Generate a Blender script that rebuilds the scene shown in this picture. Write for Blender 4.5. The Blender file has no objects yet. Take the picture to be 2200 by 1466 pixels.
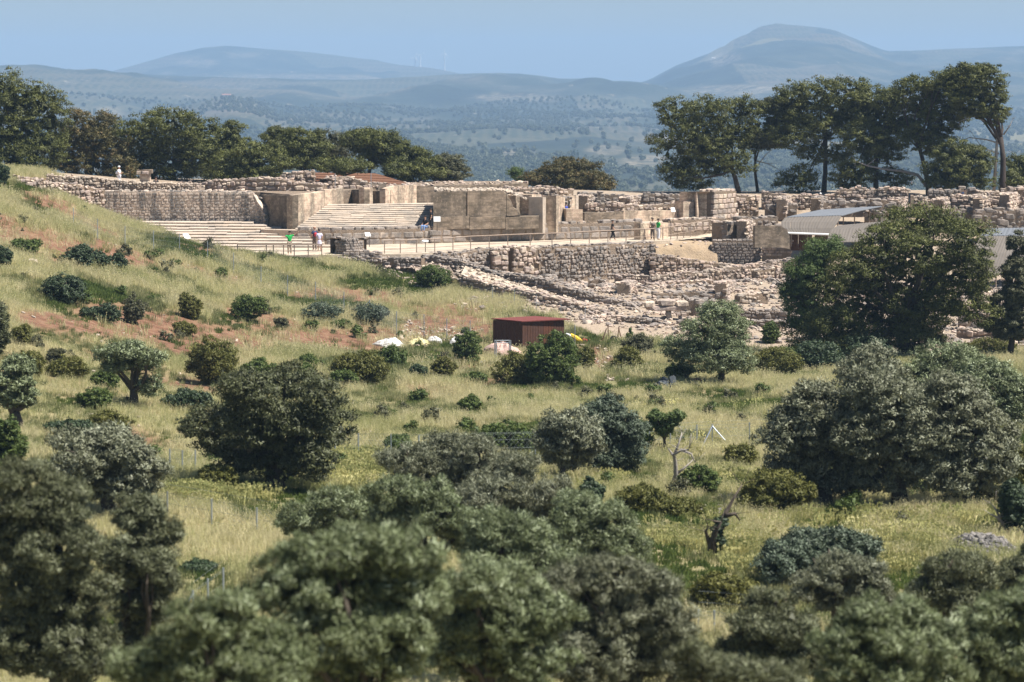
import bpy, bmesh, math, random
import numpy as np
from mathutils import Vector, Matrix
random.seed(7)
rng = np.random.default_rng(11)
S = bpy.context.scene
COL = S.collection
R = math.radians

# ------------------------------------------------------------------ camera
FPX = 6400.0            # focal length in pixels of a 2200 px wide frame
HORIZON = 185.0
CAMZ = 30.0
PITCH = math.atan((733 - HORIZON) / FPX)
cam_d = bpy.data.cameras.new('camera')
cam_d.sensor_width = 36.0
cam_d.lens = FPX / 2200.0 * 36.0
cam_d.clip_start = 0.5
cam_d.clip_end = 60000.0
cam_d.dof.use_dof = True
cam_d.dof.focus_distance = 215.0
cam_d.dof.aperture_fstop = 1.3
cam = bpy.data.objects.new('camera', cam_d)
COL.objects.link(cam)
cam.location = (0, 0, CAMZ)
cam.rotation_euler = (R(90) - PITCH, 0, 0)
S.camera = cam

# ------------------------------------------------------------------ world, sun, exposure
SUN_EL, SUN_AZ = 60.0, 105.0      # azimuth clockwise from +Y (the view direction)
world = bpy.data.worlds.new('World')
S.world = world
world.use_nodes = True
wn = world.node_tree.nodes
wl = world.node_tree.links
bg = wn['Background']
sky = wn.new('ShaderNodeTexSky')
sky.sky_type = 'NISHITA'
sky.sun_disc = False
sky.sun_elevation = R(SUN_EL)
sky.sun_rotation = R(SUN_AZ)
sky.altitude = 100.0
sky.air_density = 1.0
sky.dust_density = 0.6
sky.ozone_density = 3.0
wl.new(sky.outputs[0], bg.inputs[0])
bg.inputs[1].default_value = 0.05
sun_d = bpy.data.lights.new('sun', 'SUN')
sun_d.energy = 5.0
sun_d.angle = R(0.53)
sun_d.color = (1.0, 0.955, 0.89)
sun = bpy.data.objects.new('sun', sun_d)
COL.objects.link(sun)
sv = Vector((math.sin(R(SUN_AZ)) * math.cos(R(SUN_EL)), math.cos(R(SUN_AZ)) * math.cos(R(SUN_EL)), math.sin(R(SUN_EL))))
sun.rotation_euler = sv.to_track_quat('Z', 'Y').to_euler()
S.view_settings.view_transform = 'Standard'
S.view_settings.look = 'None'
S.view_settings.gamma = 1.0
S.view_settings.use_curve_mapping = False
S.view_settings.exposure = 0.93
S.render.engine = 'CYCLES'
S.cycles.use_denoising = True
S.cycles.max_bounces = 5
S.cycles.diffuse_bounces = 1
S.cycles.glossy_bounces = 2
S.cycles.transmission_bounces = 4
S.cycles.volume_bounces = 1
S.cycles.transparent_max_bounces = 8

# ------------------------------------------------------------------ helpers
CP, SP = math.cos(PITCH), math.sin(PITCH)
def at(px, py, D):
    """the point at distance D (along +Y) on the line of sight through a pixel of the 2200 x 1466 frame"""
    x = (px - 1100.0) / FPX; y = (733.0 - py) / FPX
    dy = CP + y * SP; dz = -SP + y * CP
    k = D / dy
    return Vector((x * k, D, CAMZ + dz * k))
def pxm(D):
    return D / FPX          # metres that one pixel covers at distance D
def pix(X, Y, Z):
    z = Z - CAMZ
    f = Y * CP - z * SP; u = Y * SP + z * CP
    return 1100 + FPX * X / f, 733 - FPX * u / f
def tag(o, label=None, cat=None, group=None, kind=None):
    if label: o['label'] = label
    if cat:
        o['category'] = cat; o['kind'] = 'thing'
    if group: o['group'] = group
    if kind: o['kind'] = kind
    return o
def empty(name, loc, rz=0.0):
    o = bpy.data.objects.new(name, None)
    COL.objects.link(o); o.location = loc; o.rotation_euler = (0, 0, rz)
    o.empty_display_size = 0.2
    return o
def link(name, me, mat=None, parent=None, loc=None, rot=None, scale=None):
    o = bpy.data.objects.new(name, me)
    COL.objects.link(o)
    if mat is not None and len(me.materials) == 0: me.materials.append(mat)
    if parent is not None: o.parent = parent
    if loc is not None: o.location = loc
    if rot is not None: o.rotation_euler = rot
    if scale is not None: o.scale = scale
    return o
def np_mesh(name, V, F, smooth=False):
    """V (n,3); F (m,3) or (m,4) of one size, or a list of such arrays"""
    Fs = F if isinstance(F, list) else [F]
    Fs = [np.asarray(f, dtype=np.int32) for f in Fs if len(f)]
    me = bpy.data.meshes.new(name)
    V = np.asarray(V, dtype=np.float32)
    me.vertices.add(len(V)); me.vertices.foreach_set('co', V.ravel())
    li = np.concatenate([f.ravel() for f in Fs])
    tot = np.concatenate([np.full(len(f), f.shape[1], dtype=np.int32) for f in Fs])
    start = np.concatenate([[0], np.cumsum(tot)[:-1]]).astype(np.int32)
    me.loops.add(len(li)); me.loops.foreach_set('vertex_index', li)
    me.polygons.add(len(tot)); me.polygons.foreach_set('loop_start', start)
    try: me.polygons.foreach_set('loop_total', tot)
    except Exception: pass
    me.update(calc_edges=True)
    me.polygons.foreach_set('use_smooth', np.full(len(tot), smooth, dtype=bool))
    return me
class MB:
    """collects simple solids into one mesh"""
    def __init__(s): s.V = []; s.Q = []; s.T = []; s.n = 0
    def add(s, V, Q=(), T=()):
        V = np.asarray(V, dtype=float).reshape(-1, 3)
        s.V.append(V)
        if len(Q): s.Q.append(np.asarray(Q) + s.n)
        if len(T): s.T.append(np.asarray(T) + s.n)
        s.n += len(V); return s
    def box(s, c, size, rz=0.0, tilt=None):
        x, y, z = [v / 2 for v in size]
        P = np.array([[i * x, j * y, k * z] for k in (-1, 1) for j in (-1, 1) for i in (-1, 1)])
        if tilt is not None: P = P @ np.array(Matrix.Rotation(tilt[0], 3, tilt[1])).T
        P = P @ np.array(Matrix.Rotation(rz, 3, 'Z')).T + np.array(c)
        return s.add(P, [[0, 2, 3, 1], [4, 5, 7, 6], [0, 1, 5, 4], [2, 6, 7, 3], [1, 3, 7, 5], [0, 4, 6, 2]])
    def hexa(s, P):
        """8 corners, bottom ring then top ring (each counter-clockwise from above)"""
        return s.add(P, [[3, 2, 1, 0], [4, 5, 6, 7], [0, 1, 5, 4], [1, 2, 6, 5], [2, 3, 7, 6], [3, 0, 4, 7]])
    def tube(s, path, radii, n=8, cap=True):
        path = [Vector(p) for p in path]
        if not hasattr(radii, '__len__'): radii = [radii] * len(path)
        rings = []
        for i, p in enumerate(path):
            t = (path[min(i + 1, len(path) - 1)] - path[max(i - 1, 0)])
            t = t.normalized() if t.length > 1e-9 else Vector((0, 0, 1))
            a = t.cross(Vector((0.13, 0.97, 0.2)));
            if a.length < 1e-3: a = t.cross(Vector((1, 0, 0)))
            a.normalize(); b = t.cross(a)
            rings.append([p + (a * math.cos(2 * math.pi * k / n) + b * math.sin(2 * math.pi * k / n)) * radii[i] for k in range(n)])
        V = [v for r in rings for v in r]
        Q = [[i * n + k, i * n + (k + 1) % n, (i + 1) * n + (k + 1) % n, (i + 1) * n + k] for i in range(len(path) - 1) for k in range(n)]
        T = []
        if cap:
            V = V + [path[0], path[-1]]; c0 = len(path) * n; c1 = c0 + 1; m = (len(path) - 1) * n
            T = [[c0, (k + 1) % n, k] for k in range(n)] + [[c1, m + k, m + (k + 1) % n] for k in range(n)]
        return s.add([tuple(v) for v in V], Q, T)
    def mesh(s, name, smooth=False):
        F = []
        if s.Q: F.append(np.concatenate(s.Q))
        if s.T: F.append(np.concatenate(s.T))
        return np_mesh(name, np.concatenate(s.V), F, smooth)
    def build(s, name, mat, parent=None, smooth=False, loc=None):
        return link(name, s.mesh(name, smooth), mat, parent, loc)
# lattice noise
_L = np.random.default_rng(5).random((256, 256))
def vnoise(x, y):
    xi = np.floor(x).astype(int); yi = np.floor(y).astype(int)
    fx = x - xi; fy = y - yi
    fx = fx * fx * (3 - 2 * fx); fy = fy * fy * (3 - 2 * fy)
    a = _L[yi % 256, xi % 256]; b = _L[yi % 256, (xi + 1) % 256]
    c = _L[(yi + 1) % 256, xi % 256]; d = _L[(yi + 1) % 256, (xi + 1) % 256]
    return (a * (1 - fx) + b * fx) * (1 - fy) + (c * (1 - fx) + d * fx) * fy
def fbm(x, y, oct=4):
    x = np.asarray(x, dtype=float); y = np.asarray(y, dtype=float)
    s = 0; a = 1; t = 0
    for i in range(oct):
        s = s + a * vnoise(x * 2 ** i + 17.3 * i, y * 2 ** i + 9.1 * i); t += a; a *= 0.5
    return s / t
def sstep(a, b, x):
    t = np.clip((x - a) / (b - a), 0, 1); return t * t * (3 - 2 * t)

# ------------------------------------------------------------------ materials
class NT:
    def __init__(s, name):
        s.m = bpy.data.materials.new(name); s.m.use_nodes = True
        s.t = s.m.node_tree; s.n = s.t.nodes; s.l = s.t.links
        s.out = s.n['Material Output']; s.p = s.n['Principled BSDF']
        s.p.inputs['Roughness'].default_value = 0.9
        s.p.inputs['Specular IOR Level'].default_value = 0.25
    def N(s, typ, **kw):
        n = s.n.new(typ)
        for k, v in kw.items():
            if k.startswith('i_'): n.inputs[k[2:]].default_value = v
            else: setattr(n, k, v)
        return n
    def L(s, a, b): s.l.new(a, b); return s
    def pos(s):
        if not hasattr(s, '_pos'): s._pos = s.N('ShaderNodeNewGeometry').outputs['Position']
        return s._pos
    def noise(s, scale, detail=4, rough=0.55, vec=None, stretch=None):
        n = s.N('ShaderNodeTexNoise'); n.inputs['Scale'].default_value = scale
        n.inputs['Detail'].default_value = detail; n.inputs['Roughness'].default_value = rough
        v = vec if vec is not None else s.pos()
        if stretch is not None:
            mp = s.N('ShaderNodeVectorMath', operation='MULTIPLY'); mp.inputs[1].default_value = stretch
            s.L(v, mp.inputs[0]); v = mp.outputs[0]
        s.L(v, n.inputs['Vector']); return n.outputs['Fac']
    def ramp(s, fac, stops, interp='LINEAR'):
        r = s.N('ShaderNodeValToRGB'); r.color_ramp.interpolation = interp
        e = r.color_ramp.elements
        while len(e) > 1: e.remove(e[-1])
        e[0].position = stops[0][0]; e[0].color = col(stops[0][1])
        for p, c in stops[1:]:
            x = e.new(p); x.color = col(c)
        s.L(fac, r.inputs[0]); return r.outputs[0]
    def mix(s, fac, a, b, mode='MIX'):
        m = s.N('ShaderNodeMix', data_type='RGBA', blend_type=mode)
        for sock, v in ((m.inputs[0], fac), (m.inputs[6], a), (m.inputs[7], b)):
            if hasattr(v, 'links'): s.L(v, sock)
            elif sock == m.inputs[0]: sock.default_value = v
            else: sock.default_value = col(v)
        return m.outputs[2]
    def math(s, op, a, b=0.0, c=None):
        m = s.N('ShaderNodeMath', operation=op)
        for i, v in enumerate((a, b) if c is None else (a, b, c)):
            if hasattr(v, 'links'): s.L(v, m.inputs[i])
            else: m.inputs[i].default_value = v
        return m.outputs[0]
    def bump(s, h, strength=0.5, dist=0.05):
        b = s.N('ShaderNodeBump'); b.inputs['Strength'].default_value = strength; b.inputs['Distance'].default_value = dist
        s.L(h, b.inputs['Height']); s.L(b.outputs[0], s.p.inputs['Normal']); return s
    def base(s, c):
        if hasattr(c, 'links'): s.L(c, s.p.inputs['Base Color'])
        else: s.p.inputs['Base Color'].default_value = col(c)
        return s
def col(c):
    if isinstance(c, (int, float)): return (c, c, c, 1)
    return tuple(c) if len(c) == 4 else (*c, 1)
M = {}
def plain(name, c, rough=0.8, metal=0.0, var=0.25, scale=6.0):
    t = NT(name); t.p.inputs['Roughness'].default_value = rough; t.p.inputs['Metallic'].default_value = metal
    n = t.noise(scale, 3)
    t.base(t.mix(n, tuple(x * (1 - var) for x in c), tuple(min(1, x * (1 + var)) for x in c)))
    M[name] = t.m; return t.m
# ------------------------------------------------------------------ terrain
CTRL = [  # pixel x, pixel y, distance: points of the ground
 (-500,330,225),(-500,450,200),(-500,650,165),(-500,900,125),(-500,1200,90),(-500,1466,70),
 (0,385,216),(0,450,200),(0,550,178),(0,650,160),(0,750,146),(0,850,130),(0,950,116),(0,1100,97),(0,1466,70),
 (250,470,222),(250,530,208),(250,600,190),(250,700,168),(250,800,150),(250,950,124),
 (450,540,222),(500,600,205),(500,650,192),(500,750,170),(500,850,148),(500,1000,118),(500,1200,92),(500,1466,71),
 (720,560,222),(900,600,216),(800,650,204),(800,700,194),(800,745,186),(800,800,165),(800,900,138),(800,1000,118),(800,1200,92),
 (1060,660,205),(1100,745,188),(1150,800,170),(1150,900,139),(1150,1050,111),(1150,1200,93),(1100,1466,71),
 (1400,745,190),(1400,800,170),(1400,900,140),(1400,1000,120),(1400,1200,93),
 (1700,760,190),(1750,850,155),(1700,1000,120),(1700,1200,94),(1700,1466,72),
 (2200,760,188),(2200,850,155),(2200,1000,122),(2200,1200,95),(2200,1466,72),
 (2700,760,188),(2700,1000,122),(2700,1466,73),
 (1150,690,200),(1400,700,200),(1650,700,202),(1900,700,205),(2200,700,208),
 (1400,640,214),(1650,640,216),(1700,600,222),(2200,600,235),
 # under the ruins, lower than the built terraces
 (500,575,232),(800,585,230),(1100,602,232),(1250,606,233),(1420,606,237),(1600,600,238),(1900,600,240),(2300,600,240),(2700,600,240),(320,500,240),(500,500,245),(800,510,250),(1100,510,250),(1400,505,252),(1750,520,250),(2100,530,250),(2500,530,250),
 (500,397,268),(800,400,268),(100,382,250),(-300,350,250),(1150,417,268),(1500,428,268),(1900,428,268),(2300,428,268),
 (1150,415,290),(1600,414,290),(2200,412,290),(600,392,290),(0,380,290),(-400,340,290),(2700,415,290),
 (0,400,350),(1100,470,350),(2200,470,350),(-600,400,350),(2800,480,350),
]
XYD = []; Z = []
for px, py, D in CTRL:
    p = at(px, py, D); XYD.append((p.x, p.y)); Z.append(p.z)
for x in (-60, 0, 60):
    for y, z in ((50, -13.6), (30, -11.5), (12, -7.0), (0, -1.75), (-30, 3.0)):
        XYD.append((x, y)); Z.append(CAMZ + z)
XYD = np.array(XYD); Z = np.array(Z)
def _tps(P, Q):
    r = np.sqrt(((P[:, None, :] - Q[None, :, :]) ** 2).sum(-1)); return r * r * np.log(r + 1e-9)
_n = len(XYD); SCL = 100.0
_K = _tps(XYD / SCL, XYD / SCL) + np.eye(_n) * 0.002
_P = np.c_[np.ones(_n), XYD / SCL]
_A = np.block([[_K, _P], [_P.T, np.zeros((3, 3))]])
_W = np.linalg.solve(_A, np.r_[Z, 0, 0, 0])
PLAIN_Z = CAMZ - 74.0
# raised platforms of the ruins push the soil up or down a little nowhere: the soil is cut under them
def gz(x, y):
    x = np.atleast_1d(np.asarray(x, dtype=float)); y = np.atleast_1d(np.asarray(y, dtype=float))
    out = np.empty(x.shape); xf = x.ravel(); yf = y.ravel(); of = np.empty(xf.shape)
    for i in range(0, len(xf), 20000):
        Q = np.c_[xf[i:i + 20000], np.clip(yf[i:i + 20000], -30, 350)] / SCL
        Q[:, 0] = np.clip(Q[:, 0], -1.1, 1.1)
        k = _tps(Q, XYD / SCL)
        of[i:i + 20000] = k @ _W[:_n] + _W[_n] + Q @ _W[_n + 1:]
    out = of.reshape(x.shape)
    t = sstep(310, 900, y)
    out = out * (1 - t) + PLAIN_Z * t
    out = out + (fbm(x / 9.0, y / 9.0, 4) - 0.5) * 0.9 * sstep(20, 60, y) * (1 - sstep(215, 228, y)) \
              + (fbm(x / 60.0, y / 60.0, 3) - 0.5) * 10 * sstep(420, 700, y)
    return out
def g1(x, y): return float(gz(x, y)[0])
def ground_at(px, py, d0=60, d1=236):
    """the first point of the ground on the line of sight through a pixel"""
    D = np.linspace(d0, d1, 360)
    P = np.array([at(px, py, d) for d in D])
    h = gz(P[:, 0], P[:, 1])
    k = np.nonzero(P[:, 2] <= h)[0]
    i = k[0] if len(k) else len(D) - 1
    return Vector((P[i, 0], P[i, 1], float(h[i])))

# soil with dry grass colours; red where the grass is thin
def soil_mask(x, y):
    """0 grass .. 1 bare red soil, over the near hillside"""
    px = 1100 + FPX * x / np.maximum(y, 1)
    n = fbm(x / 5.5 + 40, y / 9.0 + 7, 4)
    left = (1 - sstep(-12, 22, x)) * sstep(126, 160, y)
    m = sstep(0.555, 0.65, n) * left * 0.95
    def blob(cx, cy, D, rx, ry, a=1.0):
        c = at(cx, cy, D); q = ((x - c.x) / rx) ** 2 + ((y - c.y) / ry) ** 2
        return a * np.clip(1.5 - q + (n - 0.5) * 3.2, 0, 1)
    for b in ((40, 490, 192, 6, 9), (120, 520, 190, 4, 7), (430, 560, 205, 4, 4), (900, 660, 203, 5, 4), (280, 540, 200, 3.0, 6), (330, 690, 170, 5, 9), (560, 700, 180, 3.5, 7), (700, 720, 184, 4, 6), (250, 1000, 122, 2.5, 5),
              (430, 700, 172, 3, 5), (950, 700, 196, 3.5, 5), (1000, 780, 176, 3, 5), (140, 660, 160, 3, 6), (370, 820, 150, 3, 6), (1290, 780, 180, 1.2, 8)):
        m = np.maximum(m, blob(*b))
    return np.clip(m, 0, 1)
def ruin_mask(x, y):
    px = 1100 + FPX * x / np.maximum(y, 1)
    lim = np.interp(px, [-200, 0, 90, 250, 480, 720, 900, 1000, 1130, 1200, 1300, 1420, 1700, 2200], [330, 330, 262, 230, 226, 222.5, 220, 214, 205, 200, 194, 192, 190, 189])
    return sstep(-1, 1.5, y - lim + (fbm(x / 2.0, y / 3.0, 3) - 0.5) * 6)
t = NT('ground'); M['ground'] = t.m
att = t.N('ShaderNodeAttribute', attribute_name='soil').outputs['Fac']
n1 = t.noise(0.12, 5); n2 = t.noise(1.4, 6, 0.65); n3 = t.noise(9, 4, 0.7)
grass = t.ramp(n1, [(0.3, (0.14, 0.15, 0.05)), (0.45, (0.26, 0.245, 0.11)), (0.55, (0.34, 0.29, 0.15)), (0.68, (0.20, 0.195, 0.075))])
grass = t.mix(t.math('MULTIPLY', n2, 0.6), grass, (0.11, 0.085, 0.045))
soil = t.ramp(n2, [(0.3, (0.11, 0.052, 0.031)), (0.5, (0.185, 0.095, 0.055)), (0.7, (0.26, 0.165, 0.10))])
soil = t.mix(t.math('GREATER_THAN', n3, 0.66), soil, (0.36, 0.30, 0.22))
ruin = t.N('ShaderNodeAttribute', attribute_name='ruin').outputs['Fac']
c_ = t.mix(att, grass, soil)
t.base(t.mix(ruin, c_, t.ramp(t.noise(1.1, 6, 0.7), [(0.35, (0.24, 0.18, 0.125)), (0.5, (0.38, 0.30, 0.22)), (0.65, (0.30, 0.24, 0.18))])))
t.bump(t.math('ADD', n3, t.math('MULTIPLY', n2, 3.0)), 0.8, 0.08)
def bare_mask(V):
    px = 1100 + FPX * V[:, 0] / np.maximum(V[:, 1], 1); py = 185 - FPX * (V[:, 2] - CAMZ) / np.maximum(V[:, 1], 1); o = np.zeros(len(V))
    for cx, cy, rx, ry, D, w in ((505,229,60,7,4700,500),(600,262,34,9,4700,600),(520,255,80,16,4600,600),(235,245,30,14,4700,700),(1385,347,52,13,2800,500),(1110,330,38,10,3100,500),(1300,322,40,10,3300,500),(1290,345,20,6,2900,400),(935,313,40,3,3600,400),
                             (1110,210,95,8,6000,1500),(1240,290,36,24,5200,900),(1590,195,110,12,6900,1500),(1560,130,34,16,7900,1200),(620,165,160,5,8800,1500),(430,135,40,8,9500,900),(780,172,60,4,8900,1500),(1050,395,30,5,2300,300),(1700,400,60,8,2300,400),(1440,300,60,6,3600,500)):
        o = np.maximum(o, np.clip(1.6 - ((px - cx) / rx) ** 2 - ((py - cy) / ry) ** 2, 0, 1) * (np.abs(V[:, 1] - D) < w))
    return o
def sheet(name, ds, half, nu, hfun, mat, soil=None):
    u = np.linspace(-1, 1, nu)
    U, DD = np.meshgrid(u, ds)
    X = U * half(DD); Y = DD
    H = hfun(X, Y)
    V = np.stack([X, Y, H], -1).reshape(-1, 3)
    i = np.arange(len(ds) - 1)[:, None] * nu + np.arange(nu - 1)[None, :]
    F = np.stack([i, i + 1, i + nu + 1, i + nu], -1).reshape(-1, 4)
    me = np_mesh(name, V, F, True)
    if soil is not None:
        a = me.attributes.new('soil', 'FLOAT', 'POINT'); a.data.foreach_set('value', soil(V[:, 0], V[:, 1]).astype(np.float32))
        a = me.attributes.new('ruin', 'FLOAT', 'POINT'); a.data.foreach_set('value', ruin_mask(V[:, 0], V[:, 1]).astype(np.float32))
    if name == 'hills':
        a = me.attributes.new('bare', 'FLOAT', 'POINT'); a.data.foreach_set('value', bare_mask(V).astype(np.float32))
    o = link(name, me, mat); o['kind'] = 'structure'
    return o
ds = np.concatenate([np.linspace(-40, 90, 60), np.linspace(91, 240, 190), np.linspace(242, 330, 40), np.geomspace(335, 1010, 50)])
ground = sheet('ground', ds, lambda d: 50 + 0.28 * np.maximum(d, 0), 210, gz, M['ground'], soil_mask)

# ---- the plain and the hills beyond
def ridge_z(xs, ys, Dr):
    return [at(a, b, Dr).z for a, b in zip(xs, ys)]
RIDGES = [  # distance, front width, back width, silhouette
 (8600, 2600, 1500, [(-900,190),(1100,230),(1290,205),(1370,181),(1400,170),(1450,143),(1500,122),(1550,104),(1575,85),(1620,66),(1665,57),(1700,57),(1750,60),(1790,66),(1830,82),(1870,100),(1900,112),(1960,111),(2050,106),(2200,100),(2500,92),(3000,110),(3600,150)]),
 (9800, 1700, 1500, [(-900,200),(0,190),(180,175),(260,150),(320,134),(380,116),(440,103),(490,98),(560,104),(640,111),(720,118),(800,128),(860,140),(930,147),(980,157),(1010,166),(1100,190),(1500,230),(3600,240)]),
 (6800, 2300, 1200, [(-900,150),(-300,140),(0,144),(60,147),(130,149),(200,152),(260,154),(330,160),(420,166),(520,168),(640,172),(760,174),(850,170),(950,163),(1030,158),(1090,157),(1150,163),(1200,168),(1260,169),(1300,176),(1340,181),(1420,196),(1600,225),(2200,235),(3600,235)]),
 (4700, 1100, 900, [(-900,230),(0,222),(150,226),(260,240),(400,226),(450,214),(500,207),(545,216),(600,240),(650,268),(750,290),(900,300),(1100,312),(1500,330),(3600,330)]),
 (5600, 1000, 900, [(-900,205),(100,190),(300,186),(480,192),(650,196),(760,215),(880,240),(1000,262),(1200,285),(1500,300),(3600,300)]),
 (5200, 900, 900, [(-900,330),(900,320),(1100,300),(1200,262),(1300,242),(1420,235),(1600,240),(1800,246),(2200,250),(3600,250)]),
]
_ridges = []
for Dr, wf, wb, pts in RIDGES:
    xs = np.array([p[0] for p in pts], float); ys = np.array([p[1] for p in pts], float)
    _ridges.append((Dr, wf, wb, xs, np.array(ridge_z(xs, ys, Dr))))
def far_z(X, Y):
    px = 1100 + FPX * X / np.maximum(Y, 1) / 1.0038
    n = fbm(X / 420.0 + 3, Y / 700.0, 5); n2 = fbm(X / 140.0, Y / 260.0 + 9, 4)
    z = np.full(X.shape, PLAIN_Z) + (fbm(X / 300.0, Y / 400.0 + 30, 3) - 0.5) * 14
    for Dr, wf, wb, xs, zs in _ridges:
        zr = np.interp(px, xs, zs)
        d = Y - Dr
        w = np.where(d < 0, wf, wb)
        k = np.exp(-(np.abs(d) / w) ** 1.7)
        rough = (n - 0.5) * 150 * k * (1 - np.exp(-(d / 700.0) ** 2)) + (n2 - 0.5) * (7 + 50 * (1 - np.exp(-(d / 500.0) ** 2))) * k
        z = np.maximum(z, PLAIN_Z + np.maximum(zr - PLAIN_Z, 0) * k + rough * np.clip((zr - PLAIN_Z) / 60, 0, 1))
    z = z * sstep(950, 1500, Y) + (1 - sstep(950, 1500, Y)) * (PLAIN_Z - 1.5 + (fbm(X / 60.0, Y / 60.0, 3) - 0.5) * 10)
    return z
t = NT('hills'); M['hills'] = t.m
big = t.noise(0.0011, 6, 0.6, stretch=(1, 0.5, 1)); mid = t.noise(0.006, 5, 0.6, stretch=(1, 0.6, 1)); fin = t.noise(0.045, 4, 0.7)
scrub = t.ramp(mid, [(0.36, (0.010, 0.017, 0.012)), (0.48, (0.022, 0.032, 0.020)), (0.58, (0.045, 0.050, 0.032)), (0.68, (0.13, 0.115, 0.085))])
vo = t.N('ShaderNodeTexVoronoi'); vo.inputs['Scale'].default_value = 0.075; vo.inputs['Randomness'].default_value = 0.35
t.L(t.pos(), vo.inputs['Vector'])
dots = t.math('LESS_THAN', vo.outputs['Distance'], 0.42)
orch = t.mix(dots, t.ramp(big, [(0.4, (0.12, 0.10, 0.07)), (0.6, (0.075, 0.077, 0.045))]), (0.028, 0.040, 0.022))
fields = t.N('ShaderNodeTexVoronoi'); fields.inputs['Scale'].default_value = 0.0034
mp = t.N('ShaderNodeVectorMath', operation='MULTIPLY'); mp.inputs[1].default_value = (1, 0.45, 0.3); t.L(t.pos(), mp.inputs[0]); t.L(mp.outputs[0], fields.inputs['Vector'])
sep = t.N('ShaderNodeSeparateColor'); t.L(fields.outputs['Color'], sep.inputs[0])
c = t.mix(t.math('GREATER_THAN', sep.outputs[0], 0.55), scrub, orch)
c = t.mix(t.math('GREATER_THAN', sep.outputs[1], 0.95), c, (0.17, 0.15, 0.08))
c = t.mix(t.math('GREATER_THAN', t.noise(0.02, 6, 0.75), 0.655), c, (0.34, 0.29, 0.22))
c = t.mix(t.math('MULTIPLY', fin, 0.7), c, t.mix(0.6, c, (0.02, 0.03, 0.015)))
bare = t.N('ShaderNodeAttribute', attribute_name='bare').outputs['Fac']
c = t.mix(t.math('MULTIPLY', bare, t.ramp(t.noise(0.05, 5, 0.8), [(0.44, 0.0), (0.60, 0.85)])), c, (0.26, 0.215, 0.15))
t.base(c)
t.bump(mid, 0.6, 20.0)
dsf = np.concatenate([np.geomspace(930, 4000, 90), np.linspace(4030, 10500, 150), np.geomspace(10700, 14000, 10)])
hills = sheet('hills', dsf, lambda d: 120 + 0.28 * d, 320, far_z, M['hills'])

# ---- air
hz = NT('haze'); M['haze'] = hz.m
hz.n.remove(hz.p)
pv = hz.N('ShaderNodeVolumePrincipled')
pv.inputs['Color'].default_value = (0.375, 0.575, 0.85, 1)
pv.inputs['Density'].default_value = 0.00013
pv.inputs['Anisotropy'].default_value = 0.0
hz.L(pv.outputs[0], hz.out.inputs['Volume'])
b = MB(); b.box((0, 7200, 100), (16000, 15000, 320)); 
haze = b.build('haze', M['haze']); haze['kind'] = 'stuff'
# ------------------------------------------------------------------ vegetation
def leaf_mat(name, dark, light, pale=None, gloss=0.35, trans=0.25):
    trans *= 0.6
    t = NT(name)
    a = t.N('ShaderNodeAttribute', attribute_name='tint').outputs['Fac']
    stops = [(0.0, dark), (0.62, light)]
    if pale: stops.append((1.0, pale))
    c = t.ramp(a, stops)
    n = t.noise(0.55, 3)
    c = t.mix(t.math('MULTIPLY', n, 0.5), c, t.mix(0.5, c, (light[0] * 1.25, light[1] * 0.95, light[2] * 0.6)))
    t.base(c)
    t.p.inputs['Roughness'].default_value = 0.62
    t.p.inputs['Specular IOR Level'].default_value = gloss
    tr = t.N('ShaderNodeBsdfTranslucent'); t.L(c, tr.inputs['Color'])
    mx = t.N('ShaderNodeMixShader'); mx.inputs[0].default_value = trans
    t.L(t.p.outputs[0], mx.inputs[1]); t.L(tr.outputs[0], mx.inputs[2]); t.L(mx.outputs[0], t.out.inputs['Surface'])
    M[name] = t.m; return t.m
leaf_mat('olive_leaf', (0.034, 0.048, 0.017), (0.165, 0.205, 0.090), (0.52, 0.58, 0.38), 0.5, 0.15)
leaf_mat('grey_olive_leaf', (0.048, 0.056, 0.028), (0.17, 0.185, 0.110), (0.40, 0.42, 0.30), 0.5, 0.15)
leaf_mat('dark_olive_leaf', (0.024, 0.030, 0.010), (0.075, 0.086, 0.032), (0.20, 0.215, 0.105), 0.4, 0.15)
leaf_mat('near_dark_olive_leaf', (0.034, 0.042, 0.018), (0.120, 0.135, 0.066), (0.33, 0.35, 0.22), 0.4, 0.15)  # medium-dark leaf tone of the near dark olives
leaf_mat('pine_leaf', (0.024, 0.032, 0.007), (0.092, 0.105, 0.022), (0.18, 0.185, 0.048), 0.3, 0.2)
leaf_mat('brown_pine_leaf', (0.040, 0.042, 0.014), (0.105, 0.095, 0.032), (0.24, 0.15, 0.065), 0.3, 0.2)
leaf_mat('grey_pine_leaf', (0.040, 0.045, 0.022), (0.095, 0.10, 0.05), (0.17, 0.165, 0.10), 0.3, 0.2)
leaf_mat('dark_shrub_leaf', (0.016, 0.034, 0.013), (0.040, 0.066, 0.025), (0.08, 0.11, 0.05), 0.4, 0.15)
leaf_mat('green_shrub_leaf', (0.035, 0.060, 0.014), (0.085, 0.125, 0.026), (0.15, 0.18, 0.05), 0.3, 0.3)
leaf_mat('yellow_shrub_leaf', (0.055, 0.065, 0.015), (0.13, 0.135, 0.03), (0.20, 0.19, 0.06), 0.3, 0.3)
leaf_mat('blue_shrub_leaf', (0.030, 0.050, 0.030), (0.085, 0.115, 0.072), (0.17, 0.21, 0.14), 0.4, 0.15)
leaf_mat('feather_leaf', (0.045, 0.075, 0.022), (0.10, 0.15, 0.042), (0.16, 0.21, 0.08), 0.3, 0.35)
plain('bark', (0.085, 0.068, 0.052), 0.95, var=0.45, scale=9)
plain('pine_bark', (0.060, 0.047, 0.040), 0.95, var=0.5, scale=7)
plain('dead_wood', (0.30, 0.27, 0.24), 0.9, var=0.3, scale=8)

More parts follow.
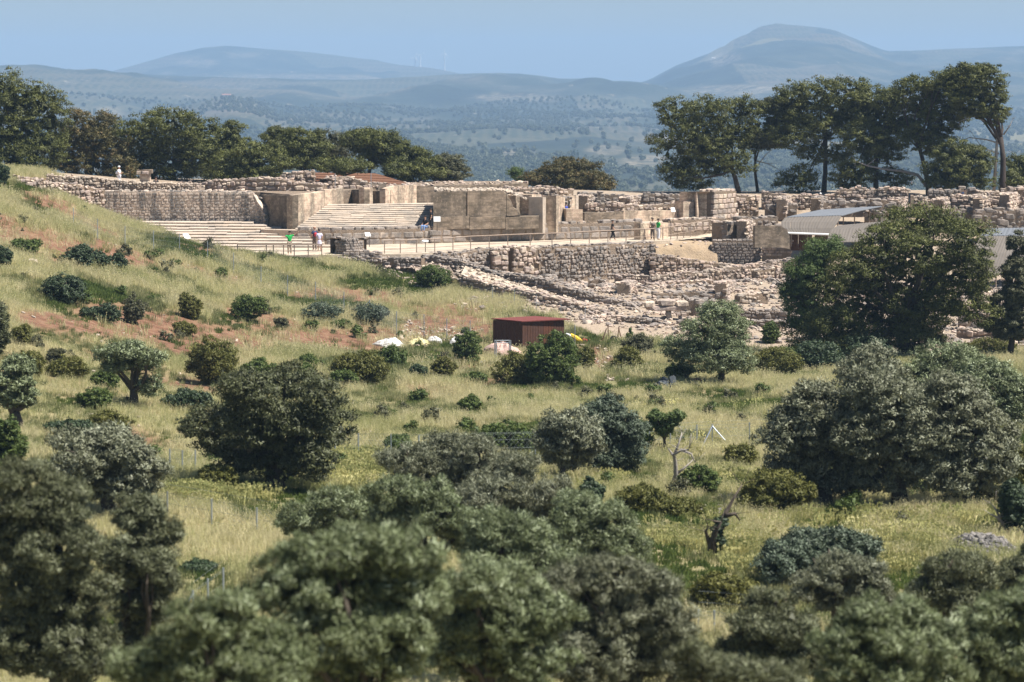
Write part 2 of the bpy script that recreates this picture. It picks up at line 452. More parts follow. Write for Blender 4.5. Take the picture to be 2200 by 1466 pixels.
def sph(n, g):
    v = g.normal(size=(n, 3)); return v / np.linalg.norm(v, axis=1)[:, None]
def crown_mesh(name, masses, seed, clump, nleaf, L, W, fill=1.0, flat=0.75, spiky=0.5, hang=0.0, budget=None, core=110):
    """masses: (cx,cy,cz,rx,ry,rz) in metres. Leaf faces gathered in clumps over and inside the masses."""
    g = np.random.default_rng(seed)
    ms = np.array(masses, float)
    C = []
    for i, m in enumerate(ms):
        rx, ry, rz = m[3:]
        area = 4 * math.pi * (((rx * ry) ** 1.6 + (rx * rz) ** 1.6 + (ry * rz) ** 1.6) / 3) ** (1 / 1.6)
        k = max(3, int(fill * area / (clump * clump) * 0.62))
        d = sph(k, g); r = g.uniform(0.45, 1.0, k) ** 0.6
        P = m[:3] + d * m[3:] * (r * (1 + g.normal(0, 0.07, k)))[:, None]
        keep = np.ones(k, bool)
        for j, q in enumerate(ms):
            if j != i: keep &= (((P - q[:3]) / (q[3:] * 0.62)) ** 2).sum(1) > 1
        C.append(P[keep])
    C = np.concatenate(C)
    nc = len(C)
    if budget and nc * nleaf > budget: nleaf = max(12, int(budget / nc))
    rc = clump * g.uniform(0.55, 1.15, nc)
    tint_c = g.uniform(0, 1, nc)
    ci = np.repeat(np.arange(nc), nleaf); n = len(ci)
    d = sph(n, g); d[:, 2] = np.where(d[:, 2] < -0.25, -d[:, 2] * g.uniform(-0.3, 1, n), d[:, 2])
    r = g.uniform(0.0, 1.0, n) ** 0.35
    rr = rc[ci] * r
    P = C[ci] + d * rr[:, None] * np.array([1, 1, flat])
    P[:, 2] -= hang * g.uniform(0, 1, n) * rc[ci]
    dd = d + np.array([0, 0, 0.25]) + (C[ci] - ms[:, :3].mean(0)) * 0.10 / max(1e-3, ms[:, 3].max())
    dd /= np.linalg.norm(dd, axis=1)[:, None]
    sp = (g.random(n) < spiky * 0.7)[:, None]
    rnd = sph(n, g)
    tang = np.cross(dd, rnd); tang /= (np.linalg.norm(tang, axis=1)[:, None] + 1e-9)
    tang = tang + rnd * 0.35 + dd * 0.25
    ax = np.where(sp, d * 0.7 + rnd * 0.5 + np.array([0, 0, 0.3]), tang)
    ax /= np.linalg.norm(ax, axis=1)[:, None]
    nr = np.where(sp, sph(n, g), dd); bx = np.cross(nr, ax); bx /= (np.linalg.norm(bx, axis=1)[:, None] + 1e-9)
    l = L * g.uniform(0.6, 1.25, n)[:, None]; w = W * g.uniform(0.7, 1.3, n)[:, None]
    V = np.stack([P - ax * l - bx * w, P - ax * l + bx * w, P + ax * l], 1).reshape(-1, 3)
    # big darkest-tint faces added inside every mass, so that crowns close and go dark
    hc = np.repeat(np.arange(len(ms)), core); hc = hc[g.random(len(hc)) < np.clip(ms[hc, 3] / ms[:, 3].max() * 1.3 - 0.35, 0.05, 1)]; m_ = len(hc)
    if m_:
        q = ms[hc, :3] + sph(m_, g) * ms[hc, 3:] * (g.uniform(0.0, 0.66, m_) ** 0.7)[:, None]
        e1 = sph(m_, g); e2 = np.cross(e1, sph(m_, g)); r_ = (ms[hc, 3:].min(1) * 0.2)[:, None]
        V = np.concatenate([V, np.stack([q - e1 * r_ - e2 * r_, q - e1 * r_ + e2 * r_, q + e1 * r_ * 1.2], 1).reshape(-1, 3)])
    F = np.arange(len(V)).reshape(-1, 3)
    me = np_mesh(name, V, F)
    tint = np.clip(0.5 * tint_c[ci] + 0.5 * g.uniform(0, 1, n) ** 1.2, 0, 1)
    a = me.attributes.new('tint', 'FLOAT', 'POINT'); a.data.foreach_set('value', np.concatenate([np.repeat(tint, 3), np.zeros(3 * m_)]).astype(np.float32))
    return me
KIND = {  # material, clump radius, leaves per clump, half length, half width, fill, flat, spiky, bark
 'olive': ('olive_leaf', 0.36, 230, 0.075, 0.026, 1.5, 0.9, 0.6, 'bark'),
 'grey_olive': ('grey_olive_leaf', 0.36, 230, 0.075, 0.028, 1.5, 0.9, 0.6, 'bark'),
 'dark_olive': ('dark_olive_leaf', 0.40, 230, 0.08, 0.028, 1.4, 0.85, 0.6, 'bark'),
 'near_olive': ('olive_leaf', 0.22, 130, 0.066, 0.0125, 0.95, 1.15, 1.0, 'bark'),
 'near_grey_olive': ('grey_olive_leaf', 0.23, 130, 0.066, 0.013, 0.95, 1.15, 1.0, 'bark'),
 'near_dark_olive': ('near_dark_olive_leaf', 0.22, 130, 0.066, 0.0125, 0.9, 1.15, 1.0, 'bark'),
 'pine': ('pine_leaf', 0.72, 520, 0.12, 0.045, 1.15, 0.72, 0.4, 'pine_bark'),
 'brown_pine': ('brown_pine_leaf', 0.62, 450, 0.12, 0.045, 1.2, 0.72, 0.5, 'pine_bark'),
 'grey_pine': ('grey_pine_leaf', 0.5, 200, 0.12, 0.04, 1.0, 0.7, 0.6, 'pine_bark'),
 'near_pine': ('pine_leaf', 0.68, 720, 0.095, 0.034, 1.0, 0.75, 0.4, 'pine_bark'),
 'feather': ('feather_leaf', 0.42, 260, 0.09, 0.026, 1.3, 0.95, 0.6, 'bark'),
 'dark_shrub': ('dark_shrub_leaf', 0.26, 150, 0.065, 0.038, 1.3, 0.9, 0.4, 'bark'),
 'green_shrub': ('green_shrub_leaf', 0.25, 150, 0.065, 0.036, 1.2, 0.95, 0.5, 'bark'),
 'yellow_shrub': ('yellow_shrub_leaf', 0.24, 150, 0.065, 0.030, 1.2, 1.0, 0.7, 'bark'),
 'blue_shrub': ('blue_shrub_leaf', 0.27, 170, 0.06, 0.028, 1.3, 0.95, 0.6, 'bark'),
 'sparse_shrub': ('grey_pine_leaf', 0.26, 80, 0.07, 0.022, 0.8, 1.0, 0.7, 'bark'),
}
_seed = [100]; BUD = 1.0
def limb(mb, a, b, r0, r1, g, bend=0.12, seg=5, n=6):
    a = Vector(a); b = Vector(b); d = (b - a).length
    off = Vector((g.normal(), g.normal(), g.normal() + 0.6)) * d * bend * 0.7
    pts = [a.lerp(b, s / seg) + off * math.sin(math.pi * s / seg) + Vector(g.normal(size=3)) * d * 0.012 for s in range(seg + 1)]
    pts[0] = a
    mb.tube(pts, [r0 + (r1 - r0) * s / seg for s in range(seg + 1)], n)
    return pts
def tree(name, label, cat, group, base, masses, kind, trunk=0.0, fork=0.35, budget=24000, depth=1.0, lean=None, dead=None, nlimb=9, fullness=1.0, D=None, grow=1.22):
    """base: pixel (x, y) of the foot, stood on the ground there (or at distance D); masses: pixel ellipses of the crown"""
    _seed[0] += 1; g = np.random.default_rng(_seed[0])
    if D is None: p = ground_at(*base)
    else:
        p = at(base[0], base[1], D)
    D = p.y
    root = empty(name, p); tag(root, label, cat, group)
    m = pxm(D); masses = [(a, b_, c * grow, d_ * grow) for a, b_, c, d_ in masses]
    xs = [q[0] for q in masses]; wid = (max(q[0] + q[2] for q in masses) - min(q[0] - q[2] for q in masses)) * m
    L = []
    for i, (cx, cy, rx, ry) in enumerate(masses):
        c = at(cx, cy, D) - p
        dy = (g.uniform(-1, 1) * (wid * 0.5 - rx * m) * 0.8 * depth) if len(masses) > 1 else 0
        L.append((c.x, dy, max(c.z, ry * m * 0.5), rx * m, 0.5 * (rx + max(rx, ry)) * m * (0.95 if len(masses) > 1 else 0.9), ry * m))
    if trunk:                # ragged side lobes break the outline
        for q in list(L):
            for _ in range(3):
                d = sph(1, g)[0]; d[2] = abs(d[2]) * 0.9 - 0.15; f_ = g.uniform(0.26, 0.42)
                L.append((q[0] + d[0] * q[3] * 0.95, q[1] + d[1] * q[4] * 0.9, q[2] + d[2] * q[5] * 0.95, q[3] * f_, q[4] * f_, q[5] * f_))
    mat, clump, nl, ll, lw, fill, flat, spiky, bark = KIND[kind]; budget = int(budget * BUD)
    size = min(q[2] for q in masses) * m
    cl = min(clump, max(0.14, size * 0.62))
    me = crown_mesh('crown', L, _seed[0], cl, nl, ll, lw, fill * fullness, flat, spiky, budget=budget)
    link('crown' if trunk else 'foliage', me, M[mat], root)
    mb = MB()
    zb = min(q[2] - q[5] for q in L); top = max(q[2] for q in L)
    cx = sum(q[0] * q[3] for q in L) / sum(q[3] for q in L)
    if trunk:
        fz = max(zb * 0.9, top * fork)
        f = Vector((cx * 0.35, 0, fz)) if lean is None else Vector((lean[0] * m, 0, fz if len(lean) < 2 else lean[1] * m))
        pts = [Vector((0, 0, -0.35)), Vector((f.x * 0.12, 0, fz * 0.18)), Vector((f.x * 0.42 + g.normal() * 0.05, g.normal() * 0.05, fz * 0.55)), f]
        mb.tube(pts, [trunk * 1.45, trunk * 1.05, trunk * 0.9, trunk * 0.72], 9)
        link('trunk', mb.mesh('trunk', True), M[bark], root)
        order = sorted(L, key=lambda q: -q[3])[:nlimb]
        bb = MB()
        for q in order:
            e = Vector((q[0], q[1], q[2])) + Vector(g.normal(size=3)) * q[3] * 0.15
            pts = limb(bb, f if g.random() < 0.6 else f * 0.85, e, trunk * 0.5, trunk * 0.13, g)
            for k in range(2):
                s = pts[3] if k < 2 else pts[2]
                e2 = e + Vector(sph(1, g)[0]) * q[3] * 0.5
                limb(bb, s, e2, trunk * 0.18, 0.015, g, seg=3, n=4)
        link('limbs', bb.mesh('limbs', True), M[bark], root)
    else:
        for k in range(4):
            e = Vector((g.normal() * size * 0.5, g.normal() * size * 0.5, top))
            limb(mb, (0, 0, -0.15), e, 0.035, 0.012, g, n=4, seg=3)
        link('stem', mb.mesh('stem', True), M[bark], root)
    if dead:
        for path, r in dead:
            db = MB(); q = [at(a, b_, D) - p for a, b_ in path]
            db.tube(q, [r * (1 - 0.75 * s / (len(q) - 1)) for s in range(len(q))], 6)
            for s in range(1, len(q)):
                for _ in range(2):
                    db.tube([q[s], q[s] + Vector((g.normal() * 0.5, g.normal() * 0.4, g.normal() * 0.35))], [r * 0.3, 0.01], 4)
            link('dead_branch', db.mesh('dead_branch', True), M['dead_wood'], root)
    return root

GP = 'pines on the hilltop behind the right half of the ruins'
def pine(label, base, masses, D, kind='pine', group=GP, **kw):
    return tree('pine_tree', label, 'pine tree', group, base, masses, kind, kw.pop('trunk', 0.24), D=D, grow=1.36, **kw)
pine('broad pine at the left end of the right-hand row, above the two shelters', (1588,422),
     [(1465,250,42,32),(1530,236,42,28),(1600,238,38,26),(1440,312,36,26),(1500,298,52,36),(1568,298,52,40),(1618,288,30,32),(1462,368,38,26),(1520,352,50,28),(1585,352,28,24),(1490,398,36,9)], 275, budget=30000, lean=(-18, 65), depth=0.7)
pine('slender bare-stemmed pine just right of the broad left pine', (1628,424), [(1650,302,34,16),(1682,262,30,20),(1662,232,24,14)], 277, kind='grey_pine', trunk=0.15, lean=(-6, 90),
     dead=[([(1622,345),(1650,352),(1686,372)],0.06),([(1624,360),(1648,330),(1672,312)],0.05)], nlimb=4)
pine('tall straight pine in the middle of the right-hand row', (1770,420),
     [(1715,226,44,38),(1765,202,46,26),(1826,196,38,22),(1745,266,55,30),(1805,248,50,32),(1700,296,38,20),(1722,388,36,26),(1775,330,46,20)], 276, budget=30000, lean=(3, 140), depth=0.7)
pine('dark pine between the tall middle pine and the leaning one', (1882,412),
     [(1870,232,42,38),(1900,275,42,40),(1855,300,42,28),(1912,216,32,22),(1830,375,38,32),(1922,386,28,18),(1890,330,34,22)], 273, budget=28000, lean=(0, 110), depth=0.7)
pine('leaning pine with a long low bough arching to the left', (1997,415),
     [(1962,196,34,22),(1990,235,38,34),(1998,290,34,38),(2040,190,46,30),(1940,300,16,16),(2030,250,34,34)], 271, budget=26000, lean=(-22, 95),
     dead=[([(1990,400),(1972,376),(1940,368),(1900,364),(1862,356),(1838,346)],0.16)], depth=0.7)
pine('tallest pine, twin-stemmed with silvery dead branches, at the right end of the row', (2155,415),
     [(2075,180,44,30),(2110,176,38,28),(2132,222,26,34),(2088,226,36,26),(2148,248,14,14)], 268, budget=22000, lean=(-6, 120), trunk=0.27,
     dead=[([(2150,300),(2120,262),(2088,250),(2060,262)],0.10),([(2152,310),(2118,300),(2082,296),(2050,310)],0.08),([(2156,290),(2170,270),(2176,256)],0.07),([(2135,415),(2140,340),(2142,295),(2108,215),(2105,185)],0.16),([(2146,330),(2110,318),(2085,282)],0.07)], depth=0.7)
pine('round low pine standing below the tallest pine', (2062,412), [(2055,330,38,24),(2085,348,40,26),(2040,368,42,28),(2088,382,36,24),(2025,392,24,16)], 266, budget=20000, depth=0.7)
pine('pine cut by the right edge of the photo behind the ruins', (2198,412), [(2190,362,24,24),(2215,385,34,28),(2165,388,20,16)], 270, budget=9000)
GL = 'pines on the hilltop behind the left half of the ruins'
for args in (
    ('tall dark pine at the left edge of the photo', (40,395), [(15,215,50,48),(70,235,48,42),(110,275,34,38),(20,300,60,45),(85,325,48,36),(30,350,60,30)], 262, 'pine', 30000),
    ('brownish pine behind the white-clad walker', (195,395), [(185,290,46,32),(225,315,42,32),(150,322,36,36),(230,262,20,18),(168,252,16,16),(200,352,56,30),(265,368,28,24)], 268, 'brown_pine', 26000),
    ('big rounded pine behind the walker in white', (375,396), [(305,285,46,28),(368,266,48,26),(425,288,42,30),(315,332,48,36),(395,330,58,38),(445,345,36,36),(350,372,56,22)], 270, 'pine', 32000),
    ('narrow upright pine right of the big rounded pine', (488,396), [(492,296,28,26),(500,335,22,24),(472,360,26,22)], 272, 'pine', 12000),
    ('low spreading yellow-green pine in front of the row', (545,392), [(540,325,32,16),(500,350,34,20),(560,350,48,20),(595,340,18,24),(525,374,60,14)], 262, 'pine', 22000),
    ('small rounded pine above the left end of the shelter roof', (603,392), [(600,302,26,22),(612,335,26,22)], 280, 'pine', 9000),
    ('two-lobed pine behind the rubble tower', (655,392), [(645,305,34,24),(672,322,30,22),(650,345,44,20)], 276, 'pine', 18000),
    ('low yellow-green pine above the brown shelter roof', (738,392), [(720,358,36,12),(755,360,28,12)], 262, 'pine', 7000),
    ('broad pine with a bare forked trunk right of the grey one', (788,392), [(780,308,40,20),(828,308,36,20),(808,335,36,18),(850,340,28,22)], 272, 'pine', 20000),
    ('dense sloping pine above the right end of the shelter roof', (885,394), [(868,338,30,24),(905,352,32,24),(880,372,48,18)], 270, 'pine', 16000),
    ('last rounded pine at the right end of the left-hand row', (965,396), [(962,352,28,16),(970,372,30,22),(945,375,16,18)], 274, 'grey_pine', 12000)):
    pine(args[0], args[1], args[2], args[3], kind=args[4], group=GL, budget=args[5], depth=0.8, trunk=0.18)
pine('thin grey see-through pine above the brown shelter roof', (722,392), [(700,305,30,20),(735,312,30,22),(712,335,30,18)], 282, kind='grey_pine', group=GL, budget=5000, trunk=0.14)
pine('low brown-tipped pine standing alone over the middle of the ruins', (1235,416), [(1210,362,34,16),(1252,372,36,20),(1180,385,38,16),(1225,395,48,16),(1278,393,28,18),(1298,400,14,14),(1150,388,14,12)], 285, kind='brown_pine', group=None, budget=26000, trunk=0.18, depth=0.8)
tree('slender_tree', 'small pale green tree left of the brown-tipped pine', 'tree', None, (1112,408), [(1108,374,15,12),(1118,386,12,12)], 'feather', 0.07, budget=2500, D=290)
tree('pine_tree', 'huge dark pine in front of the grey shelters at right', 'pine tree', None, (1945,770),
     [(1985,486,84,36),(2060,520,54,46),(1895,520,66,38),(1970,545,90,42),(1830,575,58,40),(1890,606,70,40),(1990,606,70,38),(2065,585,56,38),(1790,635,54,38),(1860,662,70,38),(1960,660,72,40),(2050,645,56,34),
      (2100,622,36,24),(1780,695,56,36),(1850,712,64,34),(1930,716,60,34),(1995,708,56,28),(2092,672,38,24),(1730,715,36,30),(1880,742,64,28),(1800,742,60,26),(1735,745,40,22),(1965,735,56,24)], 'near_pine', 0.42, fork=0.3, budget=120000, nlimb=14, depth=0.9, fullness=1.0, D=184, grow=1.12)
tree('feathery_tree', 'light green feathery tree against the left side of the huge pine', 'tree', None, (1745,752),
     [(1765,545,34,26),(1735,590,40,34),(1722,640,38,38),(1750,690,36,30),(1790,530,20,18)], 'feather', 0.12, budget=26000, D=186)
tree('pine_tree', 'thin grey-green pine at the right edge beside the huge pine', 'pine tree', None, (2170,775),
     [(2192,530,20,34),(2180,585,28,38),(2195,625,38,40),(2160,655,34,30),(2185,700,44,34),(2145,705,26,20)], 'grey_pine', 0.2, budget=34000, D=183, fullness=1.0, grow=1.05)

GO = 'olive trees on the middle ground'
for args in (
    ('broad dark olive tree in the left middle ground, with yellow flowers at its right', (590,1050), [(540,832,58,34),(620,828,50,32),(690,850,44,38),(455,930,56,44),(560,905,74,46),(650,920,64,46),(712,925,38,42),(500,985,62,40),(600,985,70,38),(680,985,44,34)], 'dark_olive', 52000, 0.34),
    ('round grey olive joined to a darker one near the centre', (1208,1034), [(1222,922,50,34),(1195,955,34,32),(1250,950,38,30),(1215,985,36,22)], 'grey_olive', 24000, 0.16),
    ('dense dark green tree joined to the round grey olive near the centre', (1318,1018), [(1300,895,44,36),(1335,925,44,38),(1285,940,40,36),(1345,972,42,32),(1300,985,34,24)], 'blue_shrub', 26000, 0.16),
    ('grey-brown olive at the left of the large right-hand clump', (1775,1088), [(1755,880,60,44),(1700,935,54,44),(1790,950,66,50),(1720,1000,58,42),(1800,1025,62,34)], 'grey_olive', 40000, 0.26),
    ('massive grey-brown olive in the middle of the large right-hand clump', (1935,1088), [(1870,835,56,42),(1925,880,66,52),(1860,930,62,50),(1950,960,70,52),(1890,1020,66,36)], 'grey_olive', 44000, 0.3),
    ('wide grey-brown olive at the right of the large right-hand clump', (2075,1085), [(2040,860,56,44),(2090,920,62,48),(2025,950,54,46),(2125,975,48,44),(2070,1020,70,36),(2150,1015,26,28)], 'grey_olive', 40000, 0.26),
    ('silver-topped olive rising behind the large right-hand clump', (1880,905), [(1880,775,40,28),(1845,810,34,26),(1905,815,36,28)], 'grey_olive', 18000, 0.2),
    ('green olive behind the right side of the large clump', (2050,900), [(2035,775,50,30),(1990,810,38,30),(2085,800,40,28),(2040,835,56,30)], 'olive', 24000, 0.2),
    ('green olive at the right edge above the large clump', (2160,920), [(2130,815,44,34),(2180,850,44,38),(2110,860,36,28),(2180,900,44,30)], 'olive', 24000, 0.2),
    ('silvery green olive standing alone below the rubble', (1550,828), [(1548,678,38,24),(1520,710,44,30),(1575,720,38,32),(1470,755,36,26),(1540,765,58,32),(1590,775,30,22)], 'olive', 34000, 0.2),
    ('open-crowned olive with a forked black trunk on the left slope', (287,876), [(240,762,26,16),(282,752,34,16),(325,768,26,14),(248,786,26,13),(300,785,32,13),(322,830,20,20)], 'olive', 15000, 0.22),
    ('dark-trunked olive at the left edge with its base in dry grass', (32,930), [(40,790,28,20),(10,830,40,26),(55,835,20,24),(30,862,30,16)], 'olive', 15000, 0.3),
    ('dark olive crown cut by the left edge, highest on the slope', (-10,770), [(-8,690,22,34),(-20,735,30,30),(5,720,14,22)], 'dark_olive', 9000, 0.2),
    ('silver-leaved olive at left with shrubs behind it', (235,1110), [(160,955,42,26),(225,945,40,22),(285,968,40,26),(175,1000,56,34),(250,1005,60,32),(315,1005,36,28),(200,1045,50,28),(280,1045,50,26)], 'grey_olive', 42000, 0.24)):
    tree('olive_tree', args[0], 'olive tree', GO, args[1], args[2], args[3], args[5], budget=args[4], fork=0.28, grow=1.34 if args[1][0] > 1700 else 1.22)
GF = 'olive trees crowding the foreground'
for lab, base, ms, kd, D, bud in (
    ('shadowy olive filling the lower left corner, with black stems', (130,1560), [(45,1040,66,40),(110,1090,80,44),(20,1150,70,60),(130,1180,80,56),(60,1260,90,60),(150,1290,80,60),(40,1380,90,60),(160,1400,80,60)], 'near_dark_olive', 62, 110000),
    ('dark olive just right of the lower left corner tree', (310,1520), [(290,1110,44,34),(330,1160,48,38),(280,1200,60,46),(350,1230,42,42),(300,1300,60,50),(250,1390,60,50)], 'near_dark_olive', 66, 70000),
    ('small green olive left of centre, above the big foreground crown', (690,1205), [(650,1105,42,26),(720,1080,48,26),(780,1110,44,30),(700,1140,66,26),(620,1130,26,20)], 'near_olive', 86, 36000),
    ('grey silvery olive highest in the central mass', (1010,1130), [(880,990,50,30),(950,972,50,30),(1020,975,44,30),(910,1025,56,30),(1000,1020,60,34),(1080,1015,44,30)], 'near_grey_olive', 100, 46000),
    ('pale-tipped grey olive right of the highest grey olive', (1130,1180), [(1110,1010,40,26),(1060,1060,60,36),(1140,1070,54,38),(1190,1055,36,30),(1110,1110,60,28)], 'near_grey_olive', 94, 42000),
    ('green olive in the middle of the central mass', (920,1260), [(850,1070,52,34),(920,1060,46,30),(870,1120,66,38),(950,1110,54,38),(1000,1150,50,36)], 'near_olive', 80, 50000),
    ('olive sloping down to the meadow at the right of the central mass', (1270,1290), [(1250,1100,52,34),(1310,1130,46,36),(1210,1150,56,40),(1290,1180,60,40),(1350,1190,40,40)], 'near_olive', 78, 56000),
    ('green olive between the central crowns', (1110,1330), [(1060,1150,56,36),(1130,1160,50,36),(1080,1210,70,40),(1170,1220,56,42)], 'near_olive', 70, 52000),
    ('large pale-topped olive in the centre foreground', (800,1700), [(620,1225,60,34),(700,1195,64,38),(790,1175,62,38),(880,1205,66,44),(640,1290,76,46),(760,1270,84,52),(880,1290,80,56),(700,1370,90,56),(830,1380,90,60),(780,1440,100,50)], 'near_olive', 47, 130000),
    ('olive crown at the bottom edge left of centre', (480,1700), [(430,1330,60,36),(500,1310,60,34),(400,1400,80,44),(510,1385,80,48),(320,1440,70,40),(450,1455,100,44),(590,1440,80,50)], 'near_olive', 44, 110000),
    ('dense olive at the bottom edge right of centre', (1060,1640), [(1020,1250,60,40),(1090,1270,64,40),(980,1320,66,46),(1060,1345,80,50),(1150,1330,66,50),(1000,1410,84,50),(1110,1425,90,52)], 'near_olive', 54, 100000),
    ('olive between the central mass and the gap in the meadow', (1340,1560), [(1260,1260,60,40),(1330,1240,54,36),(1400,1270,50,40),(1240,1330,66,46),(1330,1330,70,46),(1430,1340,50,46),(1260,1410,80,50),(1370,1420,80,52),(1460,1420,40,46)], 'near_grey_olive', 60, 100000),
    ('olive with a greyish rounded top below the blue-green shrub', (1790,1420), [(1790,1225,50,28),(1850,1235,46,30),(1760,1265,50,34),(1830,1285,64,36),(1880,1300,36,34)], 'near_grey_olive', 76, 52000),
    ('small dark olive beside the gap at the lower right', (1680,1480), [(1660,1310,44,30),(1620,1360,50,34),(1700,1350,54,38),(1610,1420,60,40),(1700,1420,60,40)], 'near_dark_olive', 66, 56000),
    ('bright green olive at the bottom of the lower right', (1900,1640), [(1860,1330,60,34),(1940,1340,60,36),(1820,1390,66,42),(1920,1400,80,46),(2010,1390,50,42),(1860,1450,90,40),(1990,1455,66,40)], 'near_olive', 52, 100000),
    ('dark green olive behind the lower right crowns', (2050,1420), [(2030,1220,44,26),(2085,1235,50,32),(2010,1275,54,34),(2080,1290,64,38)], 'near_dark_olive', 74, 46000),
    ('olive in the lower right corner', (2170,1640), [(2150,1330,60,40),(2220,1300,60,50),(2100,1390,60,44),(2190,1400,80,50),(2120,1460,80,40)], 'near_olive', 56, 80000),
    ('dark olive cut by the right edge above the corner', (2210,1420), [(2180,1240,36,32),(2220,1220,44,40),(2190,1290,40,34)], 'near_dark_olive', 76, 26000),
    ('low olive crown at the bottom edge, left of the gap', (1540,1700), [(1500,1440,40,34),(1580,1455,60,30),(1660,1470,60,30)], 'near_dark_olive', 50, 36000)):
    p0 = at(base[0], 1200, D); h = g1(p0.x, D)
    py = pix(p0.x, D, h)[1]
    tree('olive_tree', lab, 'olive tree', GF, (base[0], py), ms, kd, 0.2, D=D, budget=bud, fork=0.3, depth=0.9, grow=1.2)
GS = 'shrubs dotted over the slope and meadow'
SH = [  # label, foot x, foot y, half width, half height, kind, extra lobes
 ('widest round dark shrub of the row on the upper red soil',168,577,36,25,'dark_shrub'),
 ('middle dark shrub of the row on the upper red soil',205,580,26,22,'dark_shrub'),
 ('small dark shrub on a bare stem, right end of the upper row',250,584,27,20,'dark_shrub'),
 ('lone dark shrub leaning left on the red slope',138,650,46,30,'dark_shrub'),
 ('low flat dark shrub below the lone leaning one',222,694,40,20,'dark_shrub'),
 ('dark shrub cut by the left edge beside the upper row',2,577,30,26,'dark_shrub'),
 ('green shrub on the red bank above the upper row',55,547,34,18,'green_shrub'),
 ('tall dark shrub at the left edge at the start of the ruin wall',-2,405,20,30,'dark_shrub'),
 ('grey twiggy shrub right of the low flat dark one',290,696,22,34,'sparse_shrub'),
 ('small olive-green shrub on the red slope below the fence',406,684,27,26,'yellow_shrub'),
 ('low pale shrub just under the small olive-green one',396,720,24,14,'yellow_shrub'),
 ('dark spreading bush below the theatre fence line',531,692,36,30,'green_shrub'),
 ('tiny dark bush between the spreading bush and the fence',602,706,15,13,'sparse_shrub'),
 ('flat blue-green shrub beside the fence',690,694,42,22,'blue_shrub'),
 ('low tail of green right of the flat blue-green shrub',738,706,22,10,'green_shrub'),
 ('blue-green shrub crossed by the fence wire',796,697,37,24,'blue_shrub'),
 ('rounded green shrub high on the bank under the ruin wall',938,622,40,27,'green_shrub'),
 ('tall oval yellow-green shrub on the middle slope',452,828,48,50,'yellow_shrub'),
 ('wide olive-green bush right of the broad dark olive',770,826,50,36,'yellow_shrub'),
 ('bright low lobe in front of the wide olive-green bush',745,832,30,20,'green_shrub'),
 ('bush below the white tarpaulin',840,792,34,26,'green_shrub'),
 ('small dark round bush below the yellow tarpaulin',896,814,22,16,'dark_shrub'),
 ('grassy bush on the bank below the tarpaulins',955,814,26,25,'yellow_shrub'),
 ('low dark bush left of the pair below the shed',1020,824,27,12,'green_shrub'),
 ('upright dark bush hiding the end of the wire fence',1008,782,33,38,'green_shrub'),
 ('left bush of the pair below the shed',1108,828,48,32,'yellow_shrub'),
 ('dense bright green bush below the shed, right of the pair',1195,828,56,54,'green_shrub'),
 ('thin light green sapling alone in the dry meadow',1012,886,22,18,'green_shrub'),
 ('low dark green bush left of the broad dark olive',408,882,46,22,'dark_shrub'),
 ('small round bush below the open-crowned olive',205,880,30,26,'green_shrub'),
 ('dark flat bush behind the silver-leaved olive',152,942,54,20,'dark_shrub'),
 ('yellow-green bush right of the dark flat bush',240,930,46,22,'yellow_shrub'),
 ('wide olive-green bush left of the open-crowned olive',150,815,44,26,'yellow_shrub'),
 ('green bush at the left of the open-crowned olive trunk',225,836,32,20,'green_shrub'),
 ('dull green bush behind the dark-trunked olive',70,810,34,30,'yellow_shrub'),
 ('bright green bush on the left edge above the dark shrubs',48,740,20,22,'yellow_shrub'),
 ('green bush behind the top of the broad dark olive',560,815,34,22,'green_shrub'),
 ('bright green bush cut by the left edge near the silver-leaved olive',12,992,46,42,'green_shrub'),
 ('green bush at the foot of the lone silvery olive',1465,822,28,24,'green_shrub'),
 ('dark bush behind the white dead branches',1500,1066,44,34,'green_shrub'),
 ('yellow-green domed bush left of the large olive clump',1662,1102,72,42,'yellow_shrub'),
 ('yellow-green bush in the grass right of the central olives',1378,1104,46,30,'yellow_shrub'),
 ('low trailing bush beside the yellow-green one',1450,1108,56,18,'yellow_shrub'),
 ('dark bush at the edge of the central olives',1270,1090,26,28,'dark_shrub'),
 ('loose green bush behind the central grey olives',1092,975,54,34,'green_shrub'),
 ('small green bush behind the left end of the central olives',858,965,26,16,'green_shrub'),
 ('green bush under the left side of the broad dark olive',468,1055,44,30,'yellow_shrub'),
 ('low yellow-green bush beside the lower gap',1565,1306,66,34,'yellow_shrub'),
 ('small bush right of the low yellow-green one',1672,1325,30,20,'yellow_shrub'),
 ('tiny dark bush by the track in the lower left gap',430,1232,36,13,'dark_shrub'),
 ('tall dark bush at the right edge beside the stone heap',2190,1150,40,62,'dark_shrub'),
 ('green bush at the right edge behind the stone heap',2190,1060,34,50,'yellow_shrub'),
 ('tall grass-green bush left of the huge pine',1668,812,46,34,'yellow_shrub'),
 ('small shrub growing by the low wall at the rubble edge',1655,740,18,26,'green_shrub'),
 ('grey dead-looking shrub on the left slope',115,790,26,22,'sparse_shrub'),
 ('yellowish bush left of the lone silvery olive',1370,770,40,26,'sparse_shrub'),
 ('bush on the bank right of the footpath',1345,800,34,26,'yellow_shrub'),
 ('grey-green bush in the shade below the huge pine',1700,800,44,26,'green_shrub'),
 ('bushy growth below the right end of the ruins',2130,770,50,22,'yellow_shrub'),
 ('small bush below the shed gate',1250,800,26,30,'yellow_shrub'),
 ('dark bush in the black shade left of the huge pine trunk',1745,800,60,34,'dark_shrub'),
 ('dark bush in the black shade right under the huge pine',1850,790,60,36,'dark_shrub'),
 ('wide low bush on the right meadow edge',1595,1000,40,20,'yellow_shrub'),
]
